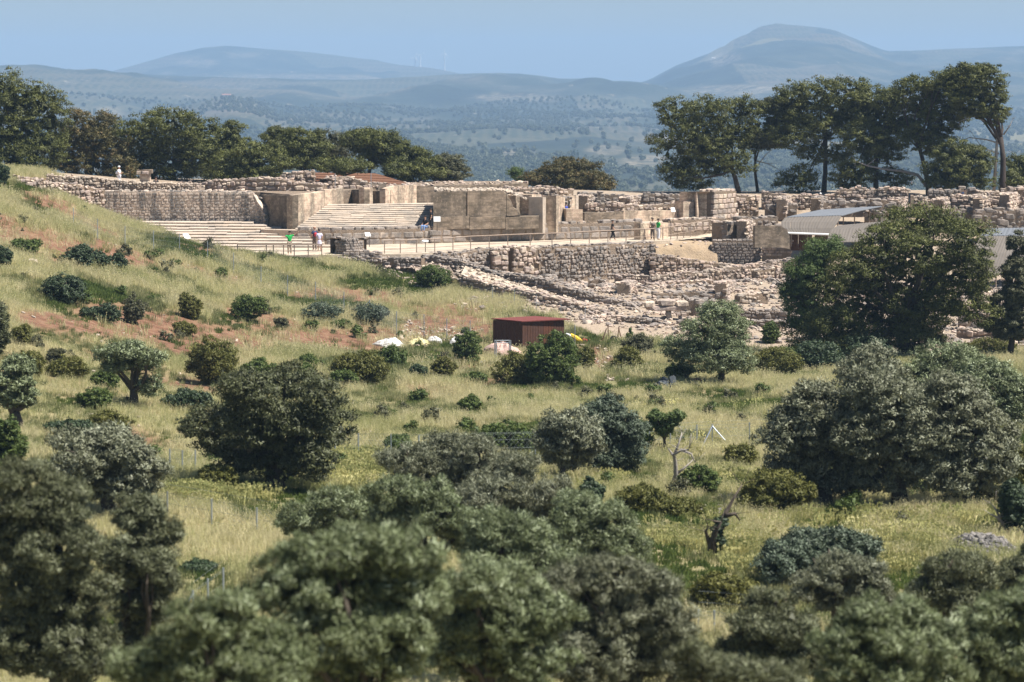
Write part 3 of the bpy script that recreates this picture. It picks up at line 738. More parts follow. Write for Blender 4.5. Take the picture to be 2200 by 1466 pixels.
for lab, x, y, rx, ry, kd in SH:
    g = np.random.default_rng(x + y)
    n = 3 if rx > 30 else 2
    ms = [(x + g.uniform(-0.2, 0.2) * rx, y - ry * 0.85, rx * 0.78, ry * 0.85)]
    for k in range(n + 2):
        a = g.uniform(0, 2 * math.pi)
        ms.append((x + math.cos(a) * rx * g.uniform(0.5, 0.8), y - ry + math.sin(a) * ry * g.uniform(0.3, 0.7), rx * g.uniform(0.22, 0.45), ry * g.uniform(0.25, 0.5)))
    area = rx * ry
    tree('shrub', lab, 'shrub', GS, (x, y), ms, kd, budget=int(2500 + area * 4.2), fork=0.3, grow=1.34 if rx > 45 else 1.2)
tree('rounded_shrub', 'large blue-green domed shrub with black shade beneath, lower right', 'shrub', None, (1765,1262),
     [(1690,1195,46,28),(1740,1178,44,26),(1800,1175,44,26),(1850,1192,40,28),(1770,1215,74,30),(1660,1210,28,20)], 'blue_shrub', 0.1, budget=40000)
tree('sapling', 'small pale olive sapling with a forked stem in the meadow', 'tree', None, (1428,975),
     [(1410,900,16,14),(1440,905,18,13),(1428,925,16,12),(1455,893,12,10),(1398,918,10,10)], 'feather', 0.07, budget=5000)
# ---- dead wood
def dead_tree(label, foot, paths, r, mat='dead_wood', ivy=None):
    p = ground_at(*foot); D = p.y
    root = empty('dead_tree', p); tag(root, label, 'dead tree')
    g = np.random.default_rng(foot[0])
    for k, path in enumerate(paths):
        q = [at(a, b, D) - p + Vector((0, (i * 0.12 * (1 if k % 2 else -1)), 0)) for i, (a, b) in enumerate(path)]
        mb = MB(); rr = r if k == 0 else r * 0.55
        mb.tube(q, [rr * (1 - 0.8 * s / (len(q) - 1)) for s in range(len(q))], 7)
        for s in range(1, len(q)):
            for _ in range(3):
                mb.tube([q[s], q[s] + Vector((g.normal() * 0.25, g.normal() * 0.2, abs(g.normal()) * 0.3 - 0.05)) ], [rr * 0.14, 0.005], 4)
        link('trunk' if k == 0 else 'branch', mb.mesh('wood', True), M[mat], root)
    if ivy:
        L = []
        for (cx, cy, rx, ry) in ivy:
            c = at(cx, cy, D) - p; m = pxm(D); L.append((c.x, c.y, c.z, rx * m, rx * m, ry * m))
        link('ivy', crown_mesh('ivy', L, 5, 0.16, 90, 0.05, 0.03, 1.4), M['dark_shrub_leaf'], root)
dead_tree('white dead tree with curling bare branches in the meadow', (1442,1052), [[(1442,1054),(1452,1020),(1450,990),(1446,975),(1462,965),(1478,962)],[(1450,975),(1460,950),(1466,930)],[(1462,966),(1485,975),(1492,992)],[(1452,1020),(1474,1004),(1490,990)],[(1446,978),(1434,962)]], 0.11)
dead_tree('black ivy-clad dead trunk with one long bare branch', (1527,1200), [[(1527,1203),(1530,1165),(1538,1135),(1548,1118)],[(1548,1120),(1562,1100),(1578,1072),(1596,1045)],[(1527,1175),(1520,1155),(1515,1140),(1520,1128)],[(1558,1108),(1580,1105),(1590,1120)]], 0.17, 'bark', ivy=[(1544,1150,13,26),(1550,1126,12,14),(1537,1180,8,14)])
dead_tree('bare grey dead branch above the stone heap at right', (2165,1150), [[(2165,1152),(2155,1125),(2140,1110),(2125,1102)],[(2148,1112),(2140,1095),(2132,1085)],[(2155,1125),(2165,1108)]], 0.09)

# ---- grass, weeds, flowers: instances of small tufts over the ground
def tuft(name, n, h, w, spread, seed, heads=0):
    g = np.random.default_rng(seed); V = []; Q = []; T = []
    for i in range(n):
        a = g.uniform(0, 2 * math.pi); r = spread * math.sqrt(g.random())
        b = np.array([math.cos(a) * r, math.sin(a) * r, -0.05]); hh = h * g.uniform(0.55, 1.1)
        o = np.array([math.cos(a), math.sin(a), 0]) * g.uniform(0.05, 0.4) * hh + g.normal(0, 0.05, 3) * hh
        s = np.array([-math.sin(a + g.normal()), math.cos(a + g.normal()), 0]) * w
        mid = b + o * 0.35 + np.array([0, 0, hh * 0.6]); tip = b + o + np.array([0, 0, hh])
        k = len(V); V += [b - s, b + s, mid + s * 0.8, mid - s * 0.8, tip]
        Q.append([k, k + 1, k + 2, k + 3]); T.append([k + 3, k + 2, k + 4])
        if heads and i % heads == 0:
            k = len(V); e = w * 2.6
            V += [tip + [-e, 0, 0], tip + [e, 0, 0], tip + [0, 0, e * 1.2], tip + [0, e, 0], tip + [0, -e, 0], tip + [0, 0, -e]]
            T += [[k, k + 1, k + 2], [k + 3, k + 4, k + 2], [k, k + 5, k + 1]]
    return np_mesh(name, V, [np.array(Q), np.array(T)])
def grass_mat(name, stops, trans=0.42):
    t = NT(name)
    n = t.noise(0.16, 4, 0.6); oi = t.N('ShaderNodeObjectInfo').outputs['Random']
    f = t.math('ADD', t.math('MULTIPLY', n, 0.75), t.math('MULTIPLY', oi, 0.25))
    c = t.ramp(f, stops); t.base(c)
    tr = t.N('ShaderNodeBsdfTranslucent'); t.L(c, tr.inputs['Color'])
    mx = t.N('ShaderNodeMixShader'); mx.inputs[0].default_value = trans
    t.L(t.p.outputs[0], mx.inputs[1]); t.L(tr.outputs[0], mx.inputs[2]); t.L(mx.outputs[0], t.out.inputs['Surface'])
    M[name] = t.m; return t.m
grass_mat('dry_grass', [(0.35, (0.42, 0.42, 0.19)), (0.48, (0.64, 0.60, 0.32)), (0.58, (0.74, 0.66, 0.41)), (0.72, (0.50, 0.46, 0.24))])
grass_mat('green_grass', [(0.35, (0.13, 0.155, 0.055)), (0.5, (0.24, 0.255, 0.11)), (0.65, (0.40, 0.37, 0.19))])
grass_mat('weed', [(0.35, (0.07, 0.11, 0.025)), (0.6, (0.15, 0.19, 0.05))])
grass_mat('flower', [(0.4, (0.36, 0.37, 0.14)), (0.6, (0.70, 0.64, 0.28)), (0.7, (0.80, 0.76, 0.48))], 0.2)
def scatter(name, label, mesh, mat, pts, zrot, scl, tilt=0.15):
    n = len(pts); g = np.random.default_rng(n)
    me = bpy.data.meshes.new(name); me.vertices.add(n); me.vertices.foreach_set('co', np.asarray(pts, np.float32).ravel())
    a = me.attributes.new('rot', 'FLOAT_VECTOR', 'POINT'); a.data.foreach_set('vector', np.c_[g.normal(0, tilt, n), g.normal(0, tilt, n), g.uniform(0, 6.28, n)].astype(np.float32).ravel())
    a = me.attributes.new('scl', 'FLOAT', 'POINT'); a.data.foreach_set('value', np.asarray(scl, np.float32))
    src = bpy.data.objects.new(name + '_source', mesh); mesh.materials.append(mat)
    o = bpy.data.objects.new(name, me); COL.objects.link(o); o['kind'] = 'stuff'; o['label'] = label
    ng = bpy.data.node_groups.new(name, 'GeometryNodeTree')
    ng.interface.new_socket('Geometry', in_out='INPUT', socket_type='NodeSocketGeometry')
    ng.interface.new_socket('Geometry', in_out='OUTPUT', socket_type='NodeSocketGeometry')
    N = ng.nodes; gi = N.new('NodeGroupInput'); go = N.new('NodeGroupOutput')
    iop = N.new('GeometryNodeInstanceOnPoints'); oi = N.new('GeometryNodeObjectInfo'); oi.inputs['Object'].default_value = src
    r = N.new('GeometryNodeInputNamedAttribute'); r.data_type = 'FLOAT_VECTOR'; r.inputs[0].default_value = 'rot'
    s = N.new('GeometryNodeInputNamedAttribute'); s.data_type = 'FLOAT'; s.inputs[0].default_value = 'scl'
    LL = ng.links.new
    LL(gi.outputs[0], iop.inputs['Points']); LL(oi.outputs['Geometry'], iop.inputs['Instance'])
    LL(r.outputs[0], iop.inputs['Rotation']); LL(s.outputs[0], iop.inputs['Scale']); LL(iop.outputs[0], go.inputs[0])
    md = o.modifiers.new('scatter', 'NODES'); md.node_group = ng
    return o
NOGRASS = []      # filled with (x0,x1,y0,y1) world boxes: trampled or built ground
def field(n, ymin, ymax, seed):
    g = np.random.default_rng(seed)
    y = np.sqrt(g.uniform(ymin ** 2, ymax ** 2, n)); x = g.uniform(-0.19, 0.19, n) * y
    return x, y
def keepers(x, y):
    """grass ends where the ruins begin"""
    px = 1100 + FPX * x / y
    return (ruin_mask(x, y) < 0.5) & ~((px > 1235) & (px < 1330) & (np.abs(px - (1255 + (186 - y) * 2.6)) < 11) & (y > 160) & (y < 190))
def add_grass():
    x, y = field(155000, 56, 262, 3)
    s = soil_mask(x, y); g = np.random.default_rng(8)
    n = fbm(x / 6.0 + 3, y / 10.0, 3); n2 = fbm(x / 2.2, y / 3.4 + 50, 3)
    ok = keepers(x, y) & (g.random(len(x)) > s * 0.9)
    green = n2 + (n - 0.5) * 0.7
    kind = np.where(green < 0.525, 0, np.where(green < 0.69, 1, 2))
    z = gz(x, y); P = np.c_[x, y, z]
    hs = 0.75 + 0.7 * n + g.normal(0, 0.12, len(x)); hs *= np.where(y > 165, 0.85, 0.62)
    for k, (nm, lab, m, mat, f) in enumerate((('dry_grass', 'tall straw-coloured grass over slope and meadow', tuft('dry', 26, 0.62, 0.011, 0.28, 1, 3), 'dry_grass', 1.0),
                               ('green_grass', 'green grass mixed into the straw grass', tuft('green', 26, 0.55, 0.013, 0.28, 2), 'green_grass', 0.85),
                               ('low_weeds', 'low dark weeds in the grass', tuft('weed', 24, 0.38, 0.028, 0.25, 3), 'weed', 0.75))):
        q = ok & (kind == k); scatter(nm, lab, m, M[mat], P[q], None, hs[q] * f)
    # flowers
    fx = []; fy = []
    for k_, (cx, cy, rx, ry, n) in enumerate(((740,1010,80,30,1500),(690,1030,40,14,500),(420,1068,50,10,500),(1480,1165,90,14,900),(1600,1180,70,30,900),(1250,1060,40,14,300),(1500,965,90,20,220),(1530,880,300,60,300),(1650,1225,80,20,500),(1950,1170,180,40,900),(2000,1120,200,16,700),(1700,1120,260,16,500),(1930,1230,50,14,300),(1580,1030,60,14,260),(1320,1040,60,12,160),(560,760,180,18,260),(120,540,120,18,120),(520,1070,100,14,300))):
        for _ in range(int(n * (0.5 if k_ < 3 else 0.09))):
            a = g.normal(0, 0.5, 2); fx.append(cx + a[0] * rx); fy.append(cy + a[1] * ry)
    fx = np.array(fx); fy = np.array(fy)
    D = np.interp(fy, [500, 560, 650, 745, 850, 950, 1000, 1100, 1200, 1300], [206, 196, 178, 170, 146, 128, 118, 103, 92, 84])
    x = (fx - 1100) / FPX * D; y = D; z = gz(x, y)
    # put each exactly on the ground along its sight line
    for _ in range(6):
        pyy = pix(x, y, z)[1]; y = y * (1 + (pyy - fy) / 1500.0); x = (fx - 1100) / FPX * y; z = gz(x, y)
    scatter('wild_flowers', 'patches of yellow wild flowers in the grass', tuft('flower', 20, 0.42, 0.017, 0.28, 4, 1), M['flower'], np.c_[x, y, z], None, g.uniform(0.6, 1.2, len(x)))
add_grass()
def scrub():
    g = np.random.default_rng(61); x, y = field(9000, 100, 225, 62)
    n = fbm(x / 4.0 + 9, y / 7.0 + 20, 4); k = (n > 0.57) & (ruin_mask(x, y) < 0.4) & (g.random(len(x)) < 0.13); x, y = x[k], y[k]
    P = np.c_[x, y, gz(x, y)]; h = len(x) // 2
    m1 = crown_mesh('scrub_tuft', [(0, 0, 0.16, 0.26, 0.26, 0.2), (0.16, 0.05, 0.2, 0.16, 0.16, 0.2)], 31, 0.16, 26, 0.06, 0.025, 1.0, core=10)
    m2 = crown_mesh('scrub_tuft', [(0, 0, 0.2, 0.2, 0.2, 0.26), (-0.15, 0, 0.12, 0.2, 0.2, 0.16)], 32, 0.16, 26, 0.06, 0.022, 1.0, core=10)
    scatter('low_scrub', 'small dark green scrub growing through the grass', m1, M['green_shrub_leaf'], P[:h], None, g.uniform(0.5, 1.6, h) ** 1.3)
    scatter('low_scrub', 'small grey-green scrub growing through the grass', m2, M['grey_pine_leaf'], P[h:], None, g.uniform(0.5, 1.6, len(x) - h) ** 1.3)
scrub()
# ------------------------------------------------------------------ stone
def stone_mat(name, stops, stain=0.5, dark=(0.13, 0.125, 0.115), streak=False, bump=0.05):
    t = NT(name)
    a = t.N('ShaderNodeAttribute', attribute_name='tint').outputs['Fac']
    f = t.math('FRACT', t.math('ADD', a, t.N('ShaderNodeObjectInfo').outputs['Random']))
    n = t.noise(2.6 if 'concrete' not in name else 1.1, 6, 0.65, stretch=(1, 1, 2.2) if 'concrete' in name else None); n2 = t.noise(1.5 if name == 'streaked_limestone' else 0.7, 4, 0.6, stretch=(1, 1, 0.16) if streak else None); n3 = t.noise(14, 4, 0.7)
    f = t.math('ADD', t.math('MULTIPLY', f, 0.7), t.math('MULTIPLY', t.ramp(n, [(0.35, 0.0), (0.65, 1.0)]), 0.3 if 'concrete' not in name else 0.75)) if 'concrete' not in name else t.ramp(n, [(0.35, 0.0), (0.65, 1.0)])
    c = t.ramp(f, stops)
    c = t.mix(t.math('MULTIPLY', t.ramp(n2, [(0.46, 0.0), (0.60, 1.0)]), stain), c, dark)
    c = t.mix(t.math('MULTIPLY', n3, 0.45), c, t.mix(0.5, c, (0.08, 0.07, 0.06)))
    t.base(c); t.p.inputs['Roughness'].default_value = 0.92
    if 'concrete' in name:
        z = t.N('ShaderNodeSeparateXYZ'); t.L(t.pos(), z.inputs[0])
        ln = t.math('LESS_THAN', t.math('FRACT', t.math('MULTIPLY', z.outputs[2], 2.3)), 0.07)
        blot = t.noise(4.5, 5, 0.75)
        c = t.mix(t.math('MULTIPLY', ln, 0.45), c, dark)
        c = t.mix(t.math('MULTIPLY', t.ramp(blot, [(0.52, 0.0), (0.68, 1.0)]), 0.5), c, tuple(min(1, q * 1.5) for q in stops[-1][1]))
        t.base(c)
    t.bump(t.math('ADD', n3, t.math('MULTIPLY', n, 1.5)), 0.8, bump)
    M[name] = t.m; return t.m
stone_mat('limestone', [(0.1, (0.338, 0.274, 0.239)), (0.35, (0.609, 0.467, 0.366)), (0.55, (0.439, 0.349, 0.302)), (0.75, (0.700, 0.582, 0.447)), (0.95, (0.559, 0.365, 0.274)), (1.0, (0.700, 0.630, 0.529))], 0.5)
stone_mat('grey_limestone', [(0.1, (0.210, 0.183, 0.165)), (0.4, (0.406, 0.342, 0.289)), (0.7, (0.284, 0.243, 0.213)), (0.95, (0.541, 0.434, 0.343)), (1.0, (0.615, 0.525, 0.420))], 0.5)
stone_mat('streaked_limestone', [(0.1, (0.484, 0.414, 0.348)), (0.4, (0.616, 0.515, 0.420)), (0.7, (0.550, 0.437, 0.348)), (0.95, (0.660, 0.526, 0.408))], 0.9, (0.13, 0.125, 0.12), True)
stone_mat('pale_limestone', [(0.1, (0.460, 0.379, 0.298)), (0.5, (0.605, 0.498, 0.395)), (0.9, (0.532, 0.416, 0.311))], 0.45, (0.28, 0.26, 0.23))
stone_mat('rubble_fill', [(0.1, (0.230, 0.169, 0.115)), (0.5, (0.338, 0.250, 0.176)), (0.9, (0.284, 0.223, 0.169))], 0.4, (0.20, 0.17, 0.14), bump=0.12)
stone_mat('ochre_earth', [(0.1, (0.38, 0.27, 0.165)), (0.5, (0.46, 0.34, 0.215)), (0.9, (0.36, 0.28, 0.20))], 0.4, (0.30, 0.22, 0.15), bump=0.12)
stone_mat('concrete', [(0.2, (0.162, 0.127, 0.088)), (0.5, (0.231, 0.180, 0.131)), (0.8, (0.337, 0.263, 0.192))], 0.7, (0.085, 0.072, 0.055), True, 0.02)  # brown concrete; its dark tone also stands for faces in shade
stone_mat('sunlit_concrete', [(0.2, (0.423, 0.313, 0.224)), (0.5, (0.597, 0.436, 0.324)), (0.8, (0.700, 0.553, 0.396))], 0.7, (0.15, 0.13, 0.10), True, 0.02)  # the same concrete as if in sun: sunlight put into the colour
stone_mat('shaded_riser_stone', [(0.1, (0.24, 0.20, 0.16)), (0.5, (0.32, 0.26, 0.20)), (0.9, (0.40, 0.32, 0.24))], 0.5, (0.12, 0.11, 0.10))  # shade of the risers put into the colour, along with some weathering
stone_mat('heap_stone', [(0.1, (0.10, 0.095, 0.09)), (0.5, (0.20, 0.185, 0.17)), (0.8, (0.32, 0.29, 0.26)), (1.0, (0.42, 0.38, 0.33))], 0.4)
stone_mat('paving', [(0.1, (0.459, 0.369, 0.263)), (0.5, (0.586, 0.484, 0.363)), (0.9, (0.510, 0.420, 0.326))], 0.5, (0.24, 0.20, 0.15), bump=0.04)
def _stone_template(seed, flat=False):
    g = np.random.default_rng(seed)
    bm = bmesh.new(); bmesh.ops.create_cube(bm, size=1.0)
    bmesh.ops.bevel(bm, geom=list(bm.edges), offset=0.16, segments=1, affect='EDGES', profile=0.5)
    V = np.array([v.co for v in bm.verts]) + g.normal(0, 0.035, (len(bm.verts), 3))
    sh = g.normal(0, 0.07, 2); V[:, 0] += V[:, 2] * sh[0]; V[:, 2] += V[:, 0] * sh[1]
    bmesh.ops.triangulate(bm, faces=list(bm.faces)); bm.verts.index_update()
    F = np.array([[v.index for v in f.verts] for f in bm.faces]); bm.free()
    return V, F
ST = [_stone_template(40 + i) for i in range(8)]
def _ico(seed):
    g = np.random.default_rng(seed); bm = bmesh.new(); bmesh.ops.create_icosphere(bm, subdivisions=1, radius=0.55)
    V = np.array([v.co for v in bm.verts]); V *= g.uniform(0.72, 1.2, (len(V), 1)); V[:, 2] = np.clip(V[:, 2], -0.4, 0.42)
    F = np.array([[v.index for v in f.verts] for f in bm.faces]); bm.free(); return V, F
IC = [_ico(70 + i) for i in range(8)]
_stone_me = {}
def stone_mesh(i, mat, ico=False):
    k = (i, mat, ico)
    if k not in _stone_me:
        V, F = (IC if ico else ST)[i]
        me = np_mesh('stone', V, F); me.materials.append(M[mat]); _stone_me[k] = me
    return _stone_me[k]
def merged(name, T, pos, scl, rz, mat, parent=None, tilt=None, label=None, seed=1):
    """many stones as one real mesh of kind stuff"""
    g = np.random.default_rng(seed); n = len(pos)
    if n == 0: return None
    pos = np.asarray(pos); scl = np.asarray(scl); rz = np.asarray(rz)
    Vs = []; Fs = []; tn = []; off = 0
    pick = g.integers(0, len(T), n)
    for k in range(len(T)):
        q = np.nonzero(pick == k)[0]
        if not len(q): continue
        V, F = T[k]
        v = V[None] * scl[q][:, None, :]
        if tilt:
            a = g.normal(0, tilt, len(q)); c, s_ = np.cos(a)[:, None], np.sin(a)[:, None]
            v = np.stack([v[..., 0] * c - v[..., 2] * s_, v[..., 1], v[..., 0] * s_ + v[..., 2] * c], -1)
        c, s_ = np.cos(rz[q])[:, None], np.sin(rz[q])[:, None]
        v = np.stack([v[..., 0] * c - v[..., 1] * s_, v[..., 0] * s_ + v[..., 1] * c, v[..., 2]], -1) + pos[q][:, None, :]
        Vs.append(v.reshape(-1, 3)); Fs.append((F[None] + (np.arange(len(q)) * len(V))[:, None, None]).reshape(-1, 3) + off); off += len(q) * len(V)
        tn.append(np.repeat(g.random(len(q)), len(V)))
    me = np_mesh(name, np.concatenate(Vs), np.concatenate(Fs))
    a = me.attributes.new('tint', 'FLOAT', 'POINT'); a.data.foreach_set('value', np.concatenate(tn).astype(np.float32))
    o = link(name, me, M[mat], parent); o['kind'] = 'stuff'
    if label: o['label'] = label
    return o
_ns = [0]
def wall(name, label, pts, thick=0.7, style='rubble', cat='stone wall', group=None, mat=None, core=None, course=0.26, jag=0.12, part_px=9.0, down=0.6, seed=None, top_stones=True, cap=300):
    """pts: (pixel x, pixel y of top, pixel y of foot, distance) along the front foot line; a real wall of that height and thickness"""
    _ns[0] += 1; g = np.random.default_rng(seed or 500 + _ns[0])
    P = [at(p[0], p[1], p[3]) for p in pts]; B = [at(p[0], p[2], p[3]) for p in pts]
    org = Vector((P[0].x, P[0].y, min(b.z for b in B)))
    root = empty(name, org); tag(root, label, cat, group)
    mat = mat or {'rubble': 'limestone', 'ashlar': 'limestone', 'concrete': 'concrete'}[style]
    core = core or {'rubble': 'rubble_fill', 'ashlar': 'rubble_fill', 'concrete': mat}[style]
    X = np.array([p.x for p in P]); Y = np.array([p.y for p in P]); ZT = np.array([p.z for p in P]); ZB = np.array([b.z for b in B])
    s = np.concatenate([[0], np.cumsum(np.hypot(np.diff(X), np.diff(Y)))]); Ltot = s[-1]
    n = max(2, int(Ltot / 0.3) + 1); ss = np.unique(np.concatenate([np.linspace(0, Ltot, n), s]))
    x = np.interp(ss, s, X); y = np.interp(ss, s, Y); zt = np.interp(ss, s, ZT) ; zb = np.interp(ss, s, ZB)
    jz = (fbm(ss * 1.3 + _ns[0] * 3, ss * 0, 3) - 0.5) * 2 * jag
    zt = np.maximum(zt + jz, zb + 0.08)
    dx = np.gradient(x, ss); dy = np.gradient(y, ss); nn = np.hypot(dx, dy) + 1e-9
    nx, ny = -dy / nn, dx / nn                      # away from the camera when the wall runs to the right
    V = []
    for k in range(len(ss)):
        bx, by = x[k] + nx[k] * thick, y[k] + ny[k] * thick
        V += [(x[k], y[k], zb[k] - down), (x[k], y[k], zt[k]), (bx, by, zt[k] + g.normal(0, 0.02)), (bx, by, zb[k] - down)]
    V = np.array(V) - np.array(org); Q = []
    for k in range(len(ss) - 1):
        a = 4 * k; b = a + 4
        Q += [[a, b, b + 1, a + 1], [a + 1, b + 1, b + 2, a + 2], [a + 2, b + 2, b + 3, a + 3]]
    Q += [[0, 1, 2, 3], [b, b + 3, b + 2, b + 1]]
    link('wall_core' if style != 'concrete' else 'wall_face', np_mesh('wall', V, np.array(Q)), M[core], root)
    if style == 'concrete': return root
    St = []
    zlo = ZB.min() - 0.1; zhi = zt.max()
    z = zlo; row = 0
    while z < zhi:
        h = course * g.uniform(0.8, 1.25) if style == 'rubble' else course * g.uniform(0.93, 1.07)
        u = -g.uniform(0, 0.3)
        while u < Ltot:
            w = h * g.uniform(0.7, 2.2) if style == 'rubble' else h * g.uniform(1.3, 2.4)
            c = u + w / 2; u += w
            if c < 0 or c > Ltot: continue
            top = np.interp(c, ss, zt); bot = np.interp(c, ss, zb) - 0.05
            hh = h * (g.uniform(0.75, 1.1) if style == 'rubble' else 0.95)
            zc = z + h / 2
            if zc + hh * 0.4 > top + 0.05 or zc < bot: continue
            if style == 'rubble':
                if g.random() < 0.06: continue
                St.append((np.interp(c, ss, x), np.interp(c, ss, y), zc + g.normal(0, h * 0.13), w * g.uniform(0.75, 1.1), hh * g.uniform(0.7, 1.2), c))
            else: St.append((np.interp(c, ss, x), np.interp(c, ss, y), zc, w * 0.95, hh, c))
        z += h; row += 1
    if top_stones:
        u = 0
        while u < Ltot:
            w = course * g.uniform(0.9, 2.3)
            c = min(Ltot, u + w / 2); top = np.interp(c, ss, zt); u += w * 1.05
            for q in (0.12, 0.55, 0.9):
                if g.random() < 0.75:
                    St.append((np.interp(c, ss, x) + np.interp(c, ss, nx) * thick * q, np.interp(c, ss, y) + np.interp(c, ss, ny) * thick * q, top + g.uniform(-0.03, 0.07), w * 0.9, course * g.uniform(0.5, 0.9), c))
    ang = np.arctan2(np.interp([q[5] for q in St], ss, dy), np.interp([q[5] for q in St], ss, dx)) if St else []
    order = sorted(range(len(St)), key=lambda i: -St[i][3] * St[i][4])
    Pm = pxm(Y.mean()); objs = [i for i in order if St[i][3] / Pm >= part_px and St[i][4] / Pm > 4.5][:cap]
    so = set(objs)
    jit = 0.06 if style == 'rubble' else 0.015
    prot = 0.09 if style == 'rubble' else 0.03
    dep = min(0.35, thick * 0.7)
    ps, sc, rz = [], [], []
    for i, q in enumerate(St):
        k = ang[i]; out = dep * 0.5 - prot - abs(g.normal(0, jit * 0.7))
        ox = -math.sin(k) * out; oy = math.cos(k) * out
        pos = (q[0] + ox - org.x, q[1] + oy - org.y, q[2] - org.z); scl = (q[3], dep, q[4]); r = k + g.normal(0, jit)
        if i in so:
            o = bpy.data.objects.new('stone', stone_mesh(int(g.integers(8)), mat, style == 'rubble' and g.random() < 0.45)); COL.objects.link(o); o.parent = root
            o.location = pos; o.scale = scl; o.rotation_euler = (0, g.normal(0, jit * (2.5 if style == 'rubble' else 1)), r)
        else: ps.append(pos); sc.append(scl); rz.append(r)
    merged('small_stones', IC + ST[:3] if style == 'rubble' else ST, ps, sc, rz, mat, root, tilt=0.12 if style == 'rubble' else None, seed=_ns[0]) if ps else None
    return root
H2Z = lambda h: CAMZ - h
def slab(name, pts, h, depth=2.0, mat='paving', kind='structure', parent=None, rough=0.02, cell=0.8):
    """a level floor: pts are (pixel x, distance) round its edge, h metres below the camera; solid below"""
    from mathutils import geometry
    ring = [Vector(((px - 1100) / FPX * D * 1.0 * (CP + (733 - (185 + FPX * h / D)) / FPX * SP) ** -1 if False else at(px, 400, D).x, D, H2Z(h))) for px, D in pts]
    bm = bmesh.new()
    top = [bm.verts.new(v) for v in ring]; bot = [bm.verts.new(v - Vector((0, 0, depth))) for v in ring]
    f = bm.faces.new(top)
    if f.normal.z < 0: f.normal_flip()
    n = len(top)
    for i in range(n): bm.faces.new((bot[i], bot[(i + 1) % n], top[(i + 1) % n], top[i]))
    bm.normal_update(); bmesh.ops.recalc_face_normals(bm, faces=list(bm.faces))
    me = bpy.data.meshes.new(name); bm.to_mesh(me); bm.free()
    o = link(name, me, M[mat], parent)
    if kind: o['kind'] = kind
    return o
HC, HP, HU = 12.5, 11.33, 8.65
slab('court', [(430,219),(700,221),(860,222),(934,224),(1011,228),(1091,230.5),(1186,232.5),(1266,235.5),(1345,239),(1441,242),(1540,254),(1560,262),(1400,258),(1000,250),(420,250)], HC, 2.6)
slab('terrace', [(560,236),(640,234.3),(760,235),(1000,239.2),(1200,243.2),(1400,247.3),(1560,256),(1640,262),(1640,275),(560,262)], HP, 1.15, 'pale_limestone')
slab('upper_terrace', [(226,243),(420,243),(560,243.6),(630,237.8),(760,249),(895,259),(1135,264),(1135,272),(200,272),(60,252)], HU, 2.6, 'rubble_fill')

# ---- theatre: seats, grand stair
def stair(name, label, rows, tread_mat, n_blocks, riser_frac=0.72, cat='steps'):
    """rows: (x left px, x right px, D left, D right, h) per step from the lowest; each row of slabs is a part"""
    root = empty(name, at(rows[0][0], 400, rows[0][2]) * 1.0); root.location.z = H2Z(rows[0][4]) - 0.2; tag(root, label, cat)
    org = root.location.copy(); g = np.random.default_rng(len(rows))
    for i in range(len(rows) - 1):
        xl, xr, dl, dr, h = rows[i]; nxt = rows[i + 1]
        A = at(xl, 400, dl); Bp = at(xr, 400, dr); A2 = at(nxt[0], 400, nxt[2]); B2 = at(nxt[1], 400, nxt[3])
        hh = h - nxt[4]
        cuts = np.sort(np.clip(np.linspace(0, 1, n_blocks + 1) + np.r_[0, g.normal(0, 0.25 / n_blocks, n_blocks - 1), 0], 0, 1))
        L1 = Bp.x - A.x
        for a, b in zip(cuts[:-1], cuts[1:]):
            if b - a < 0.01: continue
            gp = 0.012 / (abs(L1) * 0.5)
            a_, b_ = a + gp * 0.4, b - gp * 0.4
            lift = g.normal(0, 0.012); fwd = g.normal(0, 0.02)
            zt = H2Z(nxt[4]) + lift; zf = H2Z(h) + hh * riser_frac + lift
            def lp(s0, s1, u): return s0[0] + (s1[0] - s0[0]) * u, s0[1] + (s1[1] - s0[1]) * u
            fl = lp(A, Bp, a_); fr = lp(A, Bp, b_)
            # back edge a bit beyond the next riser
            kb = 1.05; bl = (fl[0] + 0.0, fl[1] + (nxt[2] - dl) * kb); br = (fr[0], fr[1] + (nxt[3] - dr) * kb)
            z0 = H2Z(h) - 0.4; rnd = 0.03; m = MB()
            ym = lambda f, bk, t: f[1] + (bk[1] - f[1]) * t
            Vx = []
            for f, bk in ((fl, bl), (fr, br)):
                Vx += [(f[0], f[1] + fwd, z0), (f[0], f[1] + fwd, zf - rnd), (f[0], f[1] + fwd + rnd, zf), (f[0], ym(f, bk, 0.45), zf + (zt - zf) * 0.7), (bk[0], bk[1], zt), (bk[0], bk[1], z0)]
            Vx = np.array(Vx) - np.array(org)
            m.add(Vx, [[k, k + 6, k + 7, k + 1] for k in range(5)] + [[5, 11, 6, 0]])
            me = m.mesh('slab'); 
            bm = bmesh.new(); bm.from_mesh(me); bm.verts.ensure_lookup_table()
            bm.faces.new([bm.verts[k] for k in range(6)]); bm.faces.new([bm.verts[k] for k in range(11, 5, -1)]); bm.normal_update()
            bmesh.ops.recalc_face_normals(bm, faces=list(bm.faces)); bm.to_mesh(me); bm.free()
            link('slab', me, M[tread_mat], root); me.materials.append(M['shaded_riser_stone'])
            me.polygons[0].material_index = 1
    return root
rows = []
for i in range(10):
    h = HC - 0.01 - i * 0.178; D = 231.2 + i * 1.06
    y = 185 + FPX * h / D
    rows.append((285 if i < 5 else 270 - i * 3, np.interp(y, [478, 500, 545], [530, 640, 742]), D + 0.6, D - 0.4, h))
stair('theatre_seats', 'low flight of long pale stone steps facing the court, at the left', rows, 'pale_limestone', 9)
rows = []
for i in range(14):
    h = HP - i * 0.139; D = 235.4 + i * 0.40
    y = 185 + FPX * h / D
    rows.append((np.interp(y, [438, 492], [708, 634]), 931, D, D + 3.0, h))
